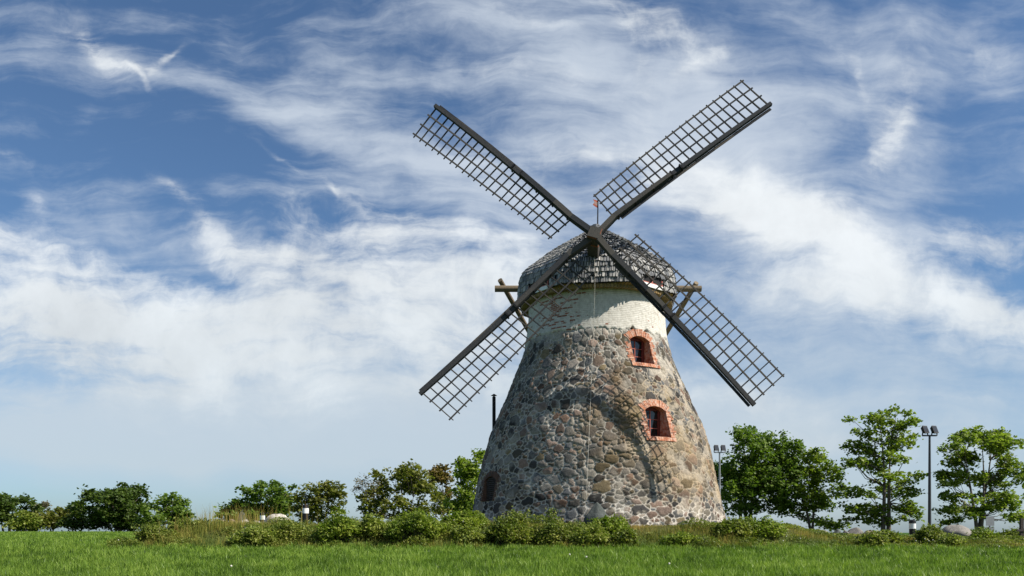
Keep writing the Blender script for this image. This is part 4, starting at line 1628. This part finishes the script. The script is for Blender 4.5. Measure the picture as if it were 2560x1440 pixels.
def blades(name, X, Y, h, wdt, mat, kind='stuff', bend=.5, rv=None):
    """one mesh of bent grass blades, five vertices each"""
    n = len(X)
    Z = ground_z(X, Y) - .02
    a = rng.uniform(0, 6.283, n)
    ph = rng.uniform(0, 6.283, n)
    dx, dy = np.cos(a), np.sin(a)
    sx, sy = np.cos(ph) * wdt * .5, np.sin(ph) * wdt * .5
    bd = bend * rng.random(n) ** 1.3 * h
    B = np.stack([X, Y, Z], 1)
    m1 = B + np.stack([dx * bd * .3, dy * bd * .3, h * .6], 1)
    tp_ = B + np.stack([dx * bd, dy * bd, h * (1 - .25 * (bd / h) ** 2)], 1)
    sd_ = np.stack([sx, sy, np.zeros(n)], 1)
    V = np.stack([B - sd_, B + sd_, m1 + sd_ * .85, m1 - sd_ * .85, tp_], 1).reshape(-1, 3)
    i0 = np.arange(n) * 5
    lo = np.stack([i0, i0 + 1, i0 + 2, i0 + 3, i0 + 3, i0 + 2, i0 + 4], 1)
    sz = np.tile([4, 3], n)
    rv = rng.random(n) if rv is None else rv
    o = mesh_np(name, V, lo, sz, mat, None, {'rnd': ('FLOAT', 'FACE', np.repeat(rv, 2))})
    if kind:
        o['kind'] = kind
    return o


def lnoise(x, y, s, o=0.):
    return np.array([mnoise.noise((a * s + o, b * s, o)) for a, b in zip(x, y)])


# field grass, thinning with distance
def sample_field(n, y0, y1, power):
    u = rng.random(n)
    Yv = (y0 ** (1 - power) + u * (y1 ** (1 - power) - y0 ** (1 - power))) ** (1 / (1 - power)) if power != 1 else y0 * (y1 / y0) ** u
    Xv = (rng.random(n) * 2 - 1) * (.67 * Yv + 2.5)
    return Xv, Yv


X1, Y1 = sample_field(30000, 13.5, 33.0, 1.0)
NBL = 13
tl = rng.uniform(.5, 1.0, len(X1))
X1, Y1 = np.repeat(X1, NBL), np.repeat(Y1, NBL)
TR = np.repeat(rng.normal(0, .24, len(tl)), NBL)
TH = np.repeat(rng.uniform(.7, 1.3, len(tl)), NBL)
X1, Y1 = X1 + rng.normal(0, .05, len(X1)), Y1 + rng.normal(0, .05, len(Y1))
k_ = mound_f(X1, Y1) < .12
X1, Y1, TR, TH = X1[k_], Y1[k_], TR[k_], TH[k_]
X2, Y2 = sample_field(170000, 33.0, 112.0, 1.0)
k_ = (mound_f(X2, Y2) < .1) & (X2 < 0.05 * Y2)
X2, Y2 = X2[k_], Y2[k_]
Xg, Yg = np.concatenate([X1, X2]), np.concatenate([Y1, Y2])
n1 = .5 * (np.sin(Xg * .9 + 1.3 * np.sin(Yg * .7)) * np.sin(Yg * 1.1 + 1.7 * np.sin(Xg * .45)))
n2 = np.sin(Xg * 3.1 + 2 * np.sin(Yg * 2.3)) * np.sin(Yg * 2.7 + np.sin(Xg * 1.9))
hg = (.20 + .05 * n1 + .045 * n2) * rng.uniform(.6, 1.35, len(Xg)) * np.concatenate([TH, np.ones(len(X2))])
wg = .015 * np.maximum(Yg / 18, 1.0) * rng.uniform(.7, 1.3, len(Xg))
rvg = np.clip(.45 + .18 * n1 + .12 * n2 + rng.normal(0, .17, len(Xg)) + np.concatenate([TR, rng.normal(0, .12, len(X2))]), 0, 1)
blades('grass', Xg, Yg, hg, wg, M['grass'], bend=.65, rv=rvg)

# rough dry grass over the bank
Xd = rng.uniform(-16.5, 26, 150000)
Yd = rng.uniform(29.6, 38, 150000)
mf = mound_f(Xd, Yd)
patch = .5 * np.sin(Xd * 1.1 + 2 * np.sin(Yd * .6)) + .5 * np.sin(Xd * 2.7 + 1.1) * np.sin(Yd * 1.9 + .4 * Xd)
keep = (mf > .04) & (rng.random(len(Xd)) < .75 + .25 * patch) & (np.hypot(Xd - MX, Yd - MY) > 6.5)
Xd, Yd, patch, mf = Xd[keep], Yd[keep], patch[keep], mf[keep]
leftbit = sstep(-Xd, 10.8, 13.2)
hd = (.20 + .08 * patch + .20 * leftbit * (mf > .15)) * rng.uniform(.5, 1.5, len(Xd))
hd = np.where(Xd > 9, hd * .75, hd)
hd = np.where((Xd > 12) & (Yd > 31.5), hd * .55, hd)
hd = np.where((Xd > 4.5) & (Xd < 12) & (Yd > 32.0), hd * .42, hd)
rvd = np.clip(.33 + .30 * patch + .08 * leftbit + rng.normal(0, .2, len(Xd)), 0, 1)
blades('dry_grass', Xd, Yd, hd, .014 * rng.uniform(.6, 1.5, len(Xd)), M['drygrass'], bend=.6, rv=rvd)

# leafy weeds spread over the bank
Xw = rng.uniform(-15.5, 25, 230000)
Yw = rng.uniform(29.4, 35.5, 230000)
pw_ = np.sin(Xw * 1.7 + 1.5 * np.sin(Yw * 1.2)) * np.sin(Yw * 1.5 + .6 * Xw) + .5 * np.sin(Xw * 4.1) * np.sin(Yw * 3.3)
kw = (mound_f(Xw, Yw) > .02) & (pw_ + rng.normal(0, .35, len(Xw)) > .15) & (np.hypot(Xw - MX, Yw - MY) > np.where(Xw > 4.0, 8.0, 6.5))
Xw, Yw, pw_ = Xw[kw], Yw[kw], pw_[kw]
Pw = np.stack([Xw, Yw, ground_z(Xw, Yw) + rng.random(len(Xw)) ** .7 * (.16 + .36 * np.clip(pw_, 0, 1) * (1 - .6 * sstep(Xw, 5, 10)) * (1 - .55 * sstep(Xw, 11, 13)))], 1)
wo_ = leaf_obj('weeds', Pw, .045, M['weed'], None, .4, .5)
wo_['kind'] = 'stuff'

# tall seed stems at the left tip of the bank
n = 420
Xs = rng.normal(-12.0, 1.6, n)
Ys = rng.uniform(31.5, 35.5, n)
k_ = mound_f(Xs, Ys) > .1
blades('tall_grass_stems', Xs[k_], Ys[k_], rng.uniform(.7, 1.25, k_.sum()), np.full(k_.sum(), .012), M['drygrass'], bend=.35, rv=rng.uniform(.7, 1, k_.sum()))

# dandelion clocks
DN = [(1466, 1392, 'white dandelion clock in the grass right below the dark boulder'), (1673, 1409, 'lone dandelion clock low in the grass below the upper and lower windows'),
      (1966, 1341, 'white flower head at the field edge right of the round bush'), (1958, 1352, 'lower white flower head by the round bush'), (2001, 1346, 'white flower head further right of the round bush'),
      (2290, 1352, 'leftmost flower head below the bollard lamp'), (2312, 1347, 'tallest flower head below the floodlight mast'), (2322, 1352, 'middle flower head below the floodlight mast'), (2332, 1350, 'rightmost flower head below the floodlight mast'),
      (2498, 1366, 'single flower head in the grass at the far right'), (578, 1415, 'white flower in the foreground grass at the left'), (1424, 1386, 'small dull flower head left of the dandelion clock'),
      (312, 1346, 'white flowers at the left tip of the bank'), (296, 1350, 'leftmost white flower at the tip of the bank')]
for (x, y, lb_) in DN:
    best = None
    for Y in np.arange(14, 36, .1):
        X = (x - 1280) / F * Y
        hh = EYE + (HY - y) / F * Y - float(ground_z(X, Y))
        if hh < .38:
            best = (X, Y, max(hh, .2))
            break
    if best is None:
        continue
    X, Y, hh = best
    gz = float(ground_z(X, Y))
    s_ = MB()
    s_.tube([Vector((0, 0, 0)), Vector((.01, 0, hh * .6)), Vector((0, 0, hh))], .005, 5)
    root = empty('dandelion', (X, Y, gz))
    tag(root, lb_, 'dandelion', 'white flower heads in the grass')
    s_.build('stem', M['grass'], root)
    h_ = MB()
    rr = .022
    for j in range(5):
        a0, a1 = -1.57 + 3.14 * j / 5, -1.57 + 3.14 * (j + 1) / 5
        for i in range(8):
            b0, b1 = 6.283 * i / 8, 6.283 * (i + 1) / 8
            f = lambda a, b: Vector((rr * math.cos(a) * math.cos(b), rr * math.cos(a) * math.sin(b), hh + rr * math.sin(a)))
            h_.poly([f(a0, b0), f(a0, b1), f(a1, b1), f(a1, b0)], .5)
    h_.build('flower_head', M['flower'], root)
